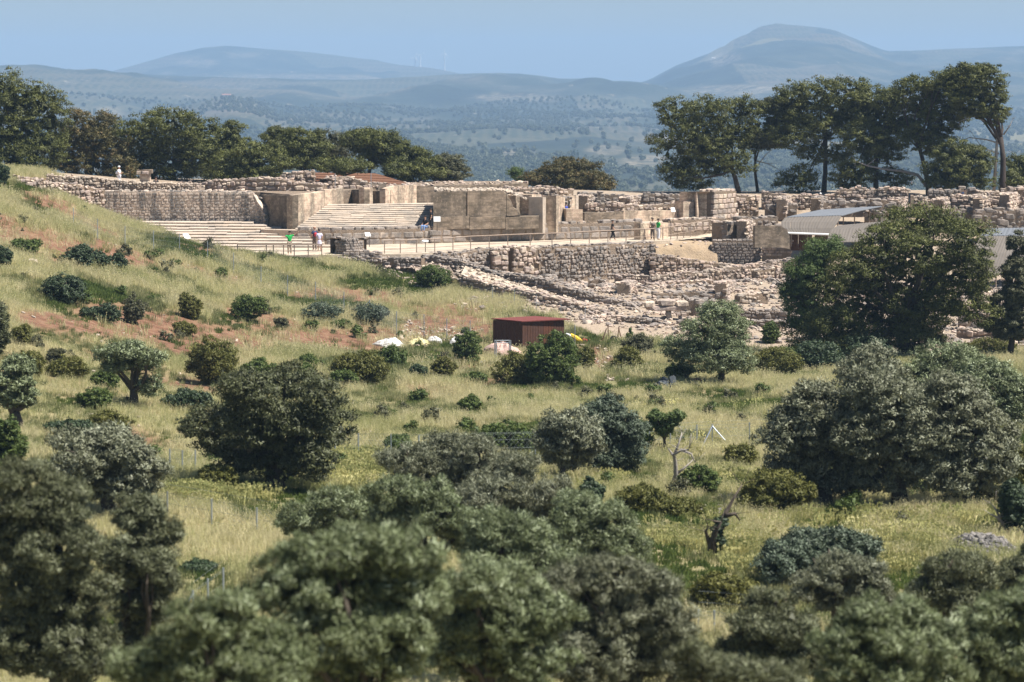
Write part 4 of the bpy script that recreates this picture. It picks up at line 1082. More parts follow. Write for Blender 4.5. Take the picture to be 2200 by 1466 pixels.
stair('grand_staircase', 'wide staircase of thin worn steps between the corner pier and the big concrete wall', rows, 'pale_limestone', 7)

# ---- main walls (px, top, foot, distance)
wall('retaining_wall', 'long coursed wall with black weather streaks above the left steps', [(222,411,470,241.8),(300,412,474,241.6),(420,413,474,241.4),(520,415,476,241.2),(545,418,478,241.1),(552,432,480,241),(562,446,484,240.8),(568,470,486,240.6)],
     0.6, 'ashlar', mat='streaked_limestone', core='limestone', course=0.235, jag=0.04, part_px=10)
wall('rubble_wall', 'broken rubble wall climbing to the left end of the streaked wall', [(36,376,400,236),(75,384,408,237),(112,392,420,238.5),(160,400,436,240),(200,405,455,241),(224,408,470,241.5)], 0.8, 'rubble', course=0.24, jag=0.2)
wall('rubble_wall', 'low broken stone edge along the terrace behind the walkers at left', [(100,378,395,246),(160,381,400,246),(240,388,405,246),(300,393,408,246),(420,397,410,246)], 0.8, 'rubble', course=0.2, jag=0.08, mat='pale_limestone')
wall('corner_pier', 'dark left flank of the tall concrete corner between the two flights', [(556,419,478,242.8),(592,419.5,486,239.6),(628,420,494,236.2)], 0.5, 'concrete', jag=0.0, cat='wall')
wall('corner_wall', 'sunlit concrete flank running back beside the grand staircase', [(628,420,494,236.2),(660,416,478,238.6),(690,412.5,460,241.5),(697,411,452,242.4)], 0.5, 'concrete', mat='sunlit_concrete', jag=0.0, cat='wall')
wall('concrete_wall', 'pale concrete wall left of the dark recess above the stair', [(698,409,455,243.5),(716,407,452,245),(738,405,448,246.5)], 0.6, 'concrete', mat='sunlit_concrete', jag=0.01, cat='wall')
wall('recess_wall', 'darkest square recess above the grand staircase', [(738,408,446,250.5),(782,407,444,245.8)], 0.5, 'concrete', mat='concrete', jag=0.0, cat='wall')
wall('concrete_pier', 'narrow sunlit pier between the two dark recesses', [(782,404,442,245.8),(801,403,440,247)], 0.5, 'concrete', mat='sunlit_concrete', jag=0.0, cat='wall')
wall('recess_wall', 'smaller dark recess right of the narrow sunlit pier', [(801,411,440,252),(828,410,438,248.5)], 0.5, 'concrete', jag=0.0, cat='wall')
wall('masonry_wall', 'sunlit patchy wall at the top right of the grand staircase', [(828,406,440,247.4),(850,400,438,250),(895,397.5,436,254)], 0.5, 'concrete', mat='sunlit_concrete', jag=0.03, cat='wall')
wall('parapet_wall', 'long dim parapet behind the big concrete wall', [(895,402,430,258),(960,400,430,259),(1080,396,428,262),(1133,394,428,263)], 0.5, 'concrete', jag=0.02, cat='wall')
def big_block():
    """the great concrete block: panels with joints, broken sloping right end, rubble on its top"""
    root = empty('concrete_block_wall', at(931,490,237.6)); tag(root, 'great brown concrete wall with a broken sloping right end, right of the grand staircase', 'wall')
    org = np.array(root.location)
    def panel(poly, D, th, nm, mat='concrete'):
        F = [np.array(at(a, b, D + (a - 931) * 0.012)) - org for a, b in poly]
        V = F + [f + np.array([0, th, 0]) for f in F]; n = len(F)
        bm = bmesh.new(); vs = [bm.verts.new(v) for v in V]
        bm.faces.new(vs[:n]); bm.faces.new(vs[n:][::-1])
        for i in range(n): bm.faces.new((vs[i], vs[n + i], vs[n + (i + 1) % n], vs[(i + 1) % n]))
        bmesh.ops.recalc_face_normals(bm, faces=list(bm.faces))
        me = bpy.data.meshes.new(nm); bm.to_mesh(me); bm.free(); link(nm, me, M[mat], root)
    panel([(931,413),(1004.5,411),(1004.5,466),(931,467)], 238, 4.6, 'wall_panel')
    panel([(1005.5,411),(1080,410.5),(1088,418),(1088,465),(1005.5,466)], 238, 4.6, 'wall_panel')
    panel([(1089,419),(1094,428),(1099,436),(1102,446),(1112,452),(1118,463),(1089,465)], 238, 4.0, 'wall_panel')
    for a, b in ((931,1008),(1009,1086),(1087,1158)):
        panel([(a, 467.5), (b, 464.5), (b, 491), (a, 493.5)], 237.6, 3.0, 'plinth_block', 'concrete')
    link('joint_rib', MB().box(tuple(np.array(at(1005, 440, 237.95)) - org + np.array([0, 0.01 + 74 * .012, 0])), (0.07, 0.1, 2.1)).mesh('joint_rib'), M['sunlit_concrete'], root)
    g = np.random.default_rng(3); ps = []; sc = []; rz = []
    for i in range(430):
        px = g.uniform(934, 1130); D = g.uniform(238.2, 242.6) + (px - 931) * 0.012
        z = at(px, 412, 238 + (px - 931) * 0.012).z if px < 1082 else at(px, np.interp(px, [1082, 1118, 1130], [412, 425, 430]), 241).z
        p = at(px, 412, D); ps.append((p.x - org[0], D + (0.8 if px > 1082 else 0) - org[1], z + g.uniform(-0.02, 0.14) - org[2])); q = g.uniform(0.12, 0.34); sc.append((q * 1.3, q, q * 0.8)); rz.append(g.uniform(0, 3))
    merged('loose_stones', IC, ps, sc, rz, 'pale_limestone', root, tilt=0.3)
big_block()
# lit pillars and doorways right of it
GPW = 'sunlit pillars and wall ends right of the great concrete wall'
for lab, pts, mt in (
    ('sunlit broken wall just right of the sloping end of the great concrete wall', [(1108,421,478,241.5),(1124,418,478,243.4),(1132,420,478,244.6)], 'sunlit_concrete'),
    ('sunlit wall stub with a doorway at each side', [(1143,419,472,242.2),(1162,418,470,245)], 'sunlit_concrete'),
    ('tall pale pillar left of the second doorway', [(1166,423,486,241.4),(1181,424,484,243.2)], 'pale_limestone'),
    ('tall pale pillar right of the second doorway', [(1195,420,484,242),(1214,424,480,245)], 'sunlit_concrete'),
    ('low white-topped wall beside the blue-clad visitor', [(1216,449,478,243.6),(1252,450,478,244)], 'sunlit_concrete'),
    ('sunlit wall end below the stone-capped ledge', [(1224,422,462,248.5),(1238,421,462,251)], 'sunlit_concrete'),
    ('thin pale upright slab right of the stone-capped ledge', [(1238,420,452,252),(1243,420,452,252.4)], 'pale_limestone')):
    wall('pillar_wall', lab, pts, 1.2, 'concrete', mat=mt, jag=0.05, group=GPW, cat='wall')
wall('back_wall', 'shadowed wall seen through the doorways', [(1112,424,478,246),(1225,426,478,248)], 0.5, 'rubble', mat='grey_limestone', jag=0.05, course=0.3)
wall('ledge_wall', 'stone-capped ledge over the doorways with lichen-spotted slabs', [(1085,404,424,249),(1140,406,424,249.5),(1190,404,424,250),(1232,410,428,251)], 3.0, 'rubble', jag=0.12, course=0.25)
wall('low_wall', 'long low wall below the stone terrace, behind the walkway', [(640,495,527,234.2),(720,495,526,234.4),(800,494,522,235.4),(930,491,520,237.6)], 0.5, 'ashlar', mat='grey_limestone', course=0.5, jag=0.03, part_px=10)
wall('low_wall', 'low dim facing of the terrace under the great concrete wall', [(930,489,519,237.4),(1060,487,515,239.8),(1200,482,512,242.7),(1300,479,509,244.8),(1376,477,507,246.4)], 0.5, 'ashlar', mat='grey_limestone', course=0.52, jag=0.05)
wall('low_wall', 'sunlit stretch of low wall behind the two visitors', [(1376,480,515,242.6),(1436,479,513,246.4)], 0.6, 'concrete', mat='sunlit_concrete', jag=0.03, cat='wall')
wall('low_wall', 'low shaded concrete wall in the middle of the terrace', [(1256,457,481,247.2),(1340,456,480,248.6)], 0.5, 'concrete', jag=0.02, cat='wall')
wall('low_wall', 'pale low concrete wall below the white information board', [(1340,453,480,248.8),(1400,453,476,250.6),(1455,453,474,252)], 0.5, 'concrete', mat='sunlit_concrete', jag=0.02, cat='wall')
wall('low_wall', 'low rubble band behind the right end of the railing', [(1436,474,492,248),(1560,470,492,251)], 0.8, 'ashlar', course=0.35, jag=0.03)
GB = 'tall sunlit stumps at the right end of the terrace'
wall('wall_stump', 'squat sunlit stump left of the tall stumps', [(1468,434,468,251.5),(1491,434,468,252)], 1.4, 'concrete', mat='sunlit_concrete', jag=0.04, group=GB, cat='wall')
wall('wall_stump', 'leftmost tall stump with a shaded left side', [(1489,424,466,252.5),(1497,413,466,251.6),(1519,415,464,254.4)], 1.6, 'concrete', mat='sunlit_concrete', jag=0.05, group=GB, cat='wall')
wall('wall_stump', 'widest tall stump of golden masonry', [(1535,413,466,251.8),(1550,411,466,252.8),(1582,411,466,255.2)], 1.8, 'ashlar', mat='limestone', course=0.42, jag=0.04, group=GB, cat='wall')
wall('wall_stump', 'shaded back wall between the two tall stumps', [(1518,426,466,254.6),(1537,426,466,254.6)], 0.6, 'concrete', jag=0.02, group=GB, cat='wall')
wall('rubble_wall', 'pale rubble wall right of the golden stump', [(1580,420,456,256),(1630,424,456,256.6)], 0.8, 'rubble', jag=0.06)
wall('stone_block_wall', 'squared grey block at the right end of the walkway', [(1538,481,511,246),(1562,481,512,245)], 1.6, 'ashlar', mat='grey_limestone', course=0.4, jag=0.02, cat='wall')
wall('stone_block_wall', 'sunlit side of the block at the end of the walkway', [(1563,479,512,245.2),(1584,479,511,247)], 1.4, 'ashlar', course=0.4, jag=0.02, cat='wall')
wall('rubble_wall', 'mixed walls between the walkway end and the grey shelter', [(1585,468,508,249),(1620,470,508,249.5),(1672,466,505,250)], 1.0, 'rubble', mat='grey_limestone', jag=0.2, course=0.36)
wall('concrete_wall', 'plain concrete slab wall left of the grey shelter', [(1622,485,516,236.5),(1678,486,516,237),(1690,493,518,237.2),(1697,508,520,237.3)], 0.5, 'concrete', jag=0.0, cat='wall')
# retaining wall below the walkway and neighbours
wall('retaining_wall', 'high rough retaining wall below the left part of the railing, with a dark hole', [(948,546,572,223.5),(1000,541,586,226.3),(1052,537,594,228)], 1.0, 'rubble', mat='grey_limestone', jag=0.1, course=0.26, part_px=8.5)
wall('buttress', 'stone buttress beside the shaded gap under the railing', [(1060,536,592,227.4),(1092,536,596,228)], 1.4, 'rubble', jag=0.1, course=0.34, part_px=8.5)
wall('buttress', 'tall rough stone pier right of the hole in the retaining wall', [(1104,533,600,228.4),(1156,533,604,229.8)], 1.4, 'rubble', jag=0.1, course=0.36, part_px=8.5)
wall('retaining_wall', 'main high retaining wall of grey field stones under the railing', [(1158,534,606,231.5),(1200,530,610,232.4),(1280,527,608,235),(1350,524,606,238),(1404,521,604,240)], 1.0, 'rubble', mat='grey_limestone', jag=0.05, course=0.25, part_px=8.5)
wall('retaining_wall', 'rough wall with sloping top below the ochre bank', [(1400,548,606,238.4),(1460,556,606,238.6),(1520,566,608,239),(1600,572,606,239.4),(1650,566,604,239.6)], 1.0, 'rubble', jag=0.15, course=0.25, part_px=8.5)
wall('retaining_wall', 'smoother grey wall right of the ochre bank', [(1530,518,562,241.4),(1580,518,566,241.2),(1634,518,562,241)], 0.8, 'ashlar', mat='grey_limestone', jag=0.02, course=0.22, part_px=8.5)
wall('retaining_wall', 'short darker wall under the plain concrete slab', [(1637,520,548,240),(1697,519,546,239.6)], 0.8, 'ashlar', mat='limestone', jag=0.03, course=0.25, part_px=8.5)
wall('rubble_wall', 'lower ragged wall band across the foot of the retaining walls', [(1320,590,606,231),(1400,592,612,230),(1500,586,604,231),(1600,574,600,233),(1690,560,600,235)], 0.9, 'rubble', jag=0.15, course=0.24)
# ochre bank
def bank(name, label, pts, mat='ochre_earth', amp=0.5, seed=3, kind='structure', stones=0):
    """pts grid rows from top to bottom: lists of (px,py,D)"""
    V = []; rows = len(pts); W = 24; Hh = 10
    A = [[np.array(at(*p)) for p in r] for r in pts]
    for j in range(Hh + 1):
        v = j / Hh * (rows - 1); j0 = min(int(v), rows - 2); fv = v - j0
        for i in range(W + 1):
            u = i / W * (len(A[0]) - 1); i0 = min(int(u), len(A[0]) - 2); fu = u - i0
            p = (A[j0][i0] * (1 - fu) + A[j0][i0 + 1] * fu) * (1 - fv) + (A[j0 + 1][i0] * (1 - fu) + A[j0 + 1][i0 + 1] * fu) * fv
            n = fbm(p[0] * 1.1 + seed, p[2] * 1.6 + p[1] * 0.3, 4) - 0.5
            V.append(p + np.array([0, -n * amp, n * 0.2]))
    i = np.arange(Hh)[:, None] * (W + 1) + np.arange(W)[None, :]
    F = np.stack([i, i + W + 1, i + W + 2, i + 1], -1).reshape(-1, 4)
    o = link(name, np_mesh(name, np.array(V), F, True), M[mat]); tag(o, label, kind=kind)
    if stones:
        g = np.random.default_rng(seed + 90); q = np.array(V)[g.integers(0, len(V), stones)] + g.normal(0, 0.45, (stones, 3)) * np.array([1, 1, 0])
        z = g.uniform(0.08, 0.32, stones) ** 1.0
        merged('loose_stones', IC, q + np.array([0, 0, 0.0]), np.c_[z * 1.4, z, z * 0.7], g.uniform(0, 6, stones), 'pale_limestone' if mat == 'paving' else 'limestone', None, 0.3, 'stones lying on: ' + label, seed)
    return o
bank('earth_bank', 'ochre earth bank under the walkway', [[(1398,520,241.5),(1450,518,243),(1500,517,246),(1540,517,248)], [(1402,530,240),(1450,530,240.8),(1500,528,241.6),(1538,528,242)], [(1408,575,239.4),(1450,580,239.6),(1500,580,240),(1545,580,240.2)]], stones=60)
# diagonal ramp walls
wall('ramp_wall', 'upper diagonal wall descending to the right across the slope', [(904,549,562,220),(940,553,572,219),(986,562,585,218),(1061,586,606,216),(1116,594,618,214.5),(1174,603,630,213),(1207,617,642,212),(1259,632,652,210.5),(1323,647,670,209),(1371,656,682,208)], 0.7, 'rubble', mat='grey_limestone', jag=0.06, course=0.23, part_px=8.0)
wall('ramp_wall', 'lower diagonal wall edging the bright sloping path', [(985,592,612,212.5),(1050,610,640,210.5),(1100,622,655,209),(1152,632,662,207.5),(1200,645,668,206.5),(1232,654,674,205.5),(1305,676,692,203.5)], 0.8, 'rubble', jag=0.1, course=0.24, part_px=8.0)
wall('low_wall', 'low curving wall at the bottom of the ramp, near the shed', [(1334,682,702,201.5),(1372,685,706,201),(1412,691,708,200.5),(1438,702,712,200)], 0.7, 'rubble', mat='grey_limestone', jag=0.06, course=0.2, part_px=8.0)
wall('low_wall', 'low golden wall behind the shed roof', [(1228,688,704,202),(1280,684,704,201.8),(1332,682,706,201.6)], 0.8, 'rubble', jag=0.08, course=0.2, part_px=8.0)
bank('ramp_path', 'bright stony path between the diagonal walls', [[(1000,572,216.5),(1100,606,213.5),(1230,645,210),(1340,676,206)], [(990,590,213),(1100,620,210),(1230,652,206.5),(1340,690,202.5)]], 'paving', 0.3, stones=450)
bank('ramp_path', 'stony slope below the court edge', [[(720,560,221.5),(800,556,221.8),(880,555,221.5),(960,565,220)], [(740,572,219.5),(800,572,218.5),(880,575,217),(985,600,212)]], 'rubble_fill', 0.3, stones=500)
GW = 'ruined low walls scattered through the rubble field'
for k, (lab, pts, c, mt) in enumerate((
    ('flat-topped grey block standing alone left of the rubble field', [(1264,602,622,219),(1294,603,623,219)], 0.3, 'grey_limestone'),
    ('longest low wall in the middle of the rubble field', [(1400,612,628,221),(1470,606,624,223),(1530,602,620,224)], 0.24, 'limestone'),
    ('line of large slabs above the small stone table', [(1410,632,648,213),(1480,628,646,214),(1545,632,650,214)], 0.32, 'grey_limestone'),
    ('stepped slabs at the right of the rubble field', [(1520,618,634,219),(1590,622,638,218)], 0.3, 'limestone'),
    ('pale slab row below the ragged wall band', [(1590,636,650,213),(1650,632,648,214)], 0.3, 'pale_limestone'),
    ('wall fragment above the lone silvery olive', [(1490,652,664,209),(1560,656,668,208)], 0.22, 'grey_limestone'),
    ('sunlit mound wall at the right edge of the rubble field', [(1628,584,618,226),(1672,574,616,227)], 0.25, 'limestone'),
    ('long low wall right of the lone silvery olive', [(1590,668,690,206),(1668,670,692,205.5),(1700,674,696,205)], 0.26, 'grey_limestone'),
    ('lower wall at the grass edge right of the lone silvery olive', [(1592,690,716,200.5),(1640,692,718,200),(1676,694,720,199.5)], 0.26, 'grey_limestone'),
    ('wall corner under the huge pine, left part', [(1680,672,708,204),(1720,684,712,203.5)], 0.28, 'grey_limestone'),
    ('sunlit wall seen between the huge pine and its shade', [(1965,704,734,196),(2025,706,736,196)], 0.36, 'limestone'),
    ('stepped stone courses right of the huge pine trunk', [(2055,706,722,199),(2130,712,728,198),(2200,716,732,197)], 0.3, 'limestone'),
    ('thick round-topped block wall right of the huge pine trunk', [(2062,678,700,203),(2140,676,702,203)], 0.55, 'grey_limestone'),
    ('low stones at the far right edge below the thin pine', [(2150,724,740,195),(2210,722,740,195)], 0.28, 'limestone'),
    ('sunlit rubble wall behind the huge pine at left', [(1690,556,600,232),(1740,560,600,232)], 0.28, 'grey_limestone'))):
    wall('ruined_wall', lab, pts, 0.8, 'rubble', mat=mt, group=GW, jag=0.1, course=c, part_px=8.0)
# upper right band of ruins
GU = 'broken walls along the skyline of the ruins at right'
for lab, pts, c, mt in (
    ('grey stone ledge under the brown-tipped pine', [(1240,416,436,258),(1290,414,436,258)], 0.3, 'grey_limestone'),
    ('row of rounded boulders right of the brown-tipped pine', [(1290,418,440,260),(1340,424,444,260),(1372,426,446,260)], 0.34, 'grey_limestone'),
    ('dark wall with a level top behind the terrace', [(1372,420,448,262),(1420,417,446,262),(1464,418,446,262)], 0.3, 'grey_limestone'),
    ('tumbled pale stones behind the low concrete walls', [(1262,436,456,254),(1330,438,456,254),(1400,440,456,255),(1460,438,456,256)], 0.3, 'limestone'),
    ('sunlit rubble block left of the tall middle pine trunk', [(1638,414,442,262),(1688,415,442,262)], 0.24, 'limestone'),
    ('dark capping slab below the sunlit rubble block', [(1645,442,460,258),(1712,440,460,258)], 0.5, 'grey_limestone'),
    ('rubble wall behind the visitor with the white hat', [(1690,424,452,262),(1765,422,450,262)], 0.24, 'limestone'),
    ('dark plain band wall above the grey shelter roof', [(1752,436,452,256),(1840,434,452,256),(1872,432,452,256)], 0.4, 'grey_limestone'),
    ('rubble mound wall crowned with lichened slabs', [(1772,424,440,261),(1800,410,440,261),(1850,406,438,261),(1888,408,438,261)], 0.24, 'limestone'),
    ('golden rubble stump just right of the crowned mound', [(1888,408,450,260),(1930,404,450,260),(1952,408,450,260)], 0.24, 'limestone'),
    ('slope-topped concrete wing wall above the shelter', [(1872,430,470,254),(1905,430,470,254),(1935,448,470,254)], 0.5, 'grey_limestone'),
    ('weathered grey wall right of the leaning pine trunk', [(1996,412,436,262),(2060,409,434,262),(2098,408,434,262)], 0.34, 'grey_limestone'),
    ('long rubble wall below the weathered grey wall', [(1962,424,452,259),(2010,430,452,259),(2062,426,452,259)], 0.24, 'limestone'),
    ('pale rubble wall with a brown doorway stone', [(2044,424,452,257),(2110,420,452,257),(2160,424,452,257)], 0.24, 'limestone'),
    ('golden rubble wall at the right edge of the skyline', [(2098,410,436,261),(2150,412,436,261),(2165,402,436,261),(2210,403,436,261)], 0.24, 'limestone'),
    ('massive dark squared-block wall at the right edge', [(2095,452,492,251),(2140,451,494,251),(2210,450,496,251)], 0.5, 'grey_limestone'),
    ('ledge wall above the huge pine crown', [(2000,450,468,254),(2060,452,470,254),(2110,451,470,254)], 0.4, 'grey_limestone'),
    ('row of dark boulders under the shelter ridge', [(1860,456,474,250),(1950,456,474,250)], 0.45, 'grey_limestone')):
    wall('skyline_wall', lab, pts, 1.0, 'rubble', mat=mt, group=GU, jag=0.26, course=c, part_px=8.5)
wall('skyline_pillar', 'slender upright pillar right of the golden rubble stump', [(1957,420,448,258),(1963,420,448,258)], 0.35, 'concrete', mat='sunlit_concrete', jag=0.0, cat='pillar')
# stones on the left terrace
wall('rubble_tower', 'tallest rubble stump, in front of the brown shelter roof', [(604,376,405,251),(622,371,406,250.6),(674,371,406,250.6)], 2.0, 'rubble', jag=0.08, course=0.3, part_px=8.5, mat='limestone')
wall('rubble_wall', 'long bank of piled slabs left of the rubble tower', [(440,393,410,248),(480,388,411,247.5),(540,386,412,247),(606,388,412,246.5),(690,398,414,246)], 2.4, 'rubble', jag=0.15, course=0.32, part_px=8.5)
wall('rubble_wall', 'heap of brown stones right of the rubble tower', [(676,400,412,251),(715,388,412,251),(745,381,411,252),(780,392,408,252),(830,394,404,253)], 1.8, 'rubble', jag=0.14, course=0.28, part_px=8.5)
wall('stone_stack', 'small table-like stack of flat stones behind the walkers', [(294,365,373,247),(326,365,373,247)], 0.9, 'ashlar', course=0.3, jag=0.0, part_px=8, mat='limestone', cat='stone stack', top_stones=False, down=0.0)
wall('stone_stack', 'short leaning stone stump under the flat stack', [(300,373,398,247.1),(322,373,398,247.1)], 0.7, 'concrete', mat='sunlit_concrete', jag=0.0, cat='stone stack')
wall('round_platform', 'squat round stone platform at the left end of the walkway', [(721,519,549,222.4),(740,513,549,221.6),(762,513,548,221.9),(782,517,544,223)], 2.2, 'ashlar', mat='grey_limestone', course=0.2, jag=0.03, part_px=8, cat='platform')
wall('low_wall', 'dark stone bench at the foot of the staircase platform', [(742,540,553,221.2),(790,542,552,221.2),(815,546,553,221)], 0.8, 'ashlar', mat='grey_limestone', course=0.25, jag=0.04, part_px=8)
wall('rubble_wall', 'rubble edge of the court above the grass', [(722,556,572,219.5),(800,556,578,218.5),(870,558,580,217.5),(905,556,580,217)], 0.8, 'rubble', mat='grey_limestone', jag=0.1, course=0.26, part_px=8)
# the small stone table
root = empty('stone_table', at(1436,692,203)); tag(root, 'T-shaped stone table with a pale stubby pillar in the rubble', 'stone table')
link('pillar', MB().tube([(0,0,-0.2),(0.02,0,0.35),(-0.01,0,0.8)], [0.21,0.19,0.2], 8).mesh('pillar', True), M['pale_limestone'], root)
for dx, w, h, z in ((-0.15,2.7,0.34,0.95),(-0.1,1.2,0.42,1.32),(-1.3,0.7,0.4,1.2),(0.9,0.9,0.36,1.25)):
    o = link('slab', stone_mesh(2, 'limestone'), None, root, (dx, 0.1, z), None, (w, 0.9, h))
wall('low_wall', 'shadowed wall behind the T-shaped stone table', [(1384,672,692,204.5),(1420,674,694,204.5),(1480,672,692,204.5)], 0.7, 'rubble', course=0.28, jag=0.06, part_px=8)

# ---- loose stones
def in_poly(x, y, poly):
    c = np.zeros(x.shape, bool); n = len(poly)
    for i in range(n):
        x1, y1 = poly[i]; x2, y2 = poly[(i + 1) % n]
        c ^= ((y1 > y) != (y2 > y)) & (x < (x2 - x1) * (y - y1) / (y2 - y1 + 1e-9) + x1)
    return c
def strew(label, poly, n, smin, smax, mat, seed, D0, D1, big=0, biglabel=None, T=IC, power=2.2):
    """stones lying on the soil inside a patch given in (pixel x, distance)"""
    g = np.random.default_rng(seed); pl = [(at(a, 400, d).x, d) for a, d in poly]
    xs = [p[0] for p in pl]; x = g.uniform(min(xs), max(xs), n * 3); y = g.uniform(D0, D1, n * 3)
    k = in_poly(x, y, pl); x, y = x[k][:n], y[k][:n]
    z = gz(x, y); s_ = smin + (smax - smin) * g.random(len(x)) ** power
    scl = np.c_[s_ * g.uniform(0.9, 1.7, len(x)), s_ * g.uniform(0.8, 1.2, len(x)), s_ * g.uniform(0.5, 0.9, len(x))]
    pos = np.c_[x, y, z + scl[:, 2] * 0.28]; rz = g.uniform(0, 6.28, len(x))
    idx = np.argsort(-s_); b = idx[:big]; r = idx[big:]
    merged('loose_stones', T, pos[r], scl[r], rz[r], mat, None, 0.3, label, seed)
    for i in b:
        o = bpy.data.objects.new('boulder', stone_mesh(int(g.integers(8)), mat, bool(g.integers(2)))); COL.objects.link(o)
        o.location = pos[i]; o.scale = scl[i]; o.rotation_euler = (g.normal(0, 0.15), g.normal(0, 0.15), rz[i])
        tag(o, biglabel, 'boulder', 'loose boulders in the rubble field')
FIELD = [(985,213),(1020,203),(1180,199),(1340,199),(1440,196),(1700,193),(2250,190),(2250,235),(1700,236),(1420,237),(1160,230),(1020,227)]
strew('loose stones covering the rubble field', FIELD, 6200, 0.10, 0.42, 'limestone', 21, 188, 240, 24, 'larger loose boulders lying in the rubble field below the walkway')
strew('grey loose stones over the rubble field', FIELD, 2600, 0.10, 0.5, 'grey_limestone', 22, 188, 240)
strew('rubble on the slope below the court', [(720,219),(960,218),(1010,203),(940,208),(860,214),(720,216)], 500, 0.1, 0.4, 'limestone', 33, 200, 220)
strew('stones over the ramp path', [(985,216),(1340,207),(1340,201),(985,211)], 500, 0.08, 0.28, 'limestone', 34, 200, 217)
strew('stones beside the fence below the shed', [(860,186),(1010,187),(1040,196),(860,196)], 260, 0.08, 0.3, 'pale_limestone', 23, 185, 197)
strew('stones on the terrace at left', [(90,243),(420,243),(700,247),(700,256),(90,258)], 10, 0.1, 0.2, 'limestone', 24, 242, 258)
strew('pale stones scattered over the red soil', [(-20,128),(900,128),(1000,196),(300,215),(-20,200)], 700, 0.05, 0.22, 'pale_limestone', 25, 128, 215, power=3)
strew('stones along the footpath', [(1180,166),(1420,160),(1480,185),(1240,190)], 500, 0.06, 0.3, 'pale_limestone', 26, 160, 190, power=2.5)
strew('stones along the meadow edge', [(1440,104),(1640,104),(1600,118),(1400,118)], 260, 0.06, 0.24, 'grey_limestone', 27, 104, 119)
def rocks_on(label, H, poly, n, smin, smax, mat, seed, D0, D1):
    g = np.random.default_rng(seed); pl = [(at(a, 400, d).x, d) for a, d in poly]; xs = [p[0] for p in pl]
    x = g.uniform(min(xs), max(xs), n * 3); y = g.uniform(D0, D1, n * 3); k = in_poly(x, y, pl); x, y = x[k][:n], y[k][:n]
    s_ = smin + (smax - smin) * g.random(len(x)) ** 2; scl = np.c_[s_ * 1.4, s_, s_ * 0.7]
    merged('loose_stones', IC, np.c_[x, y, np.full(len(x), H2Z(H)) + s_ * 0.2], scl, g.uniform(0, 6, len(x)), mat, None, 0.3, label, seed)
rocks_on('stones strewn over the upper terrace', HU, [(100,248),(250,243),(540,243),(890,258),(1130,264),(1130,270),(100,268)], 900, 0.1, 0.4, 'limestone', 31, 243, 270)
rocks_on('stones lying along the back of the terrace', HP, [(1110,246),(1640,258),(1640,268),(1110,256)], 1300, 0.12, 0.5, 'limestone', 32, 246, 268)
# heap of grey stones at the right
c = ground_at(2110, 1190); g = np.random.default_rng(77)
root = empty('stone_heap', c); tag(root, 'heap of broken grey stones in the grass at the lower right', 'stone heap'); ps = []; sc = []; rz = []
n = 0
for i in range(900):
    a, b = g.uniform(-1, 1, 2)
    if a * a + b * b > 1: continue
    x = a * 1.15; y = b * 1.7; h = 0.5 * (1 - a * a - b * b) + g.uniform(-0.12, 0.08)
    q = g.uniform(0.07, 0.19)
    if q > 0.165 and n < 90 and b < 0.6:
        n += 1
        link('stone', stone_mesh(int(g.integers(8)), 'heap_stone'), None, root, (x, y, g1(c.x + x, c.y + y) - c.z + h), (g.normal(0, .4), g.normal(0, .4), g.uniform(0, 6)), (q * 1.5, q * 1.1, q))
    else: ps.append((x, y, g1(c.x + x, c.y + y) - c.z + h)); sc.append((q * 1.5, q * 1.1, q)); rz.append(g.uniform(0, 6))
merged('small_stones', ST, ps, sc, rz, 'heap_stone', root, tilt=0.5)

GX = 'short cross walls running back into the ruins'
for k, (lab, x0, D0_, x1, D1_, yt, yf, mt) in enumerate((
    ('cross wall end beside the row of rounded boulders', 1262, 255, 1280, 259, 420, 450, 'limestone'),
    ('sunlit cross wall left of the level dark wall', 1352, 255, 1372, 261, 424, 452, 'limestone'),
    ('sunlit cross wall right of the sunlit rubble block', 1688, 257, 1700, 262, 424, 456, 'limestone'),
    ('grey cross wall before the crowned mound', 1762, 254, 1778, 261, 424, 456, 'grey_limestone'),
    ('golden cross wall below the golden stump', 1930, 254, 1950, 259, 426, 462, 'limestone'),
    ('cross wall below the weathered grey wall', 2026, 253, 2044, 258, 428, 456, 'limestone'),
    ('cross wall above the dark squared blocks', 2110, 253, 2128, 258, 424, 454, 'limestone'),
    ('right-hand cross wall on the skyline', 2168, 253, 2186, 259, 416, 456, 'limestone'),
    ('cross wall just left of the plain concrete slab wall', 1604, 244, 1622, 250, 474, 508, 'limestone'),
    ('low cross wall in the left of the rubble field', 1180, 219, 1196, 224, 592, 618, 'grey_limestone'),
    ('low cross wall in the middle of the rubble field', 1350, 214, 1368, 221, 606, 640, 'limestone'),
    ('low cross wall in the right of the rubble field', 1560, 214, 1580, 221, 606, 642, 'limestone'),
    ('lowest cross wall near the T-shaped stone table', 1500, 205, 1520, 211, 644, 672, 'grey_limestone'))):
    wall('cross_wall', lab, [(x0, yt + 3, yf + 3, D0_), (x1, yt, yf - 6, D1_)], 0.8, 'rubble', mat=mt, group=GX, jag=0.12, course=0.26, part_px=8.0)
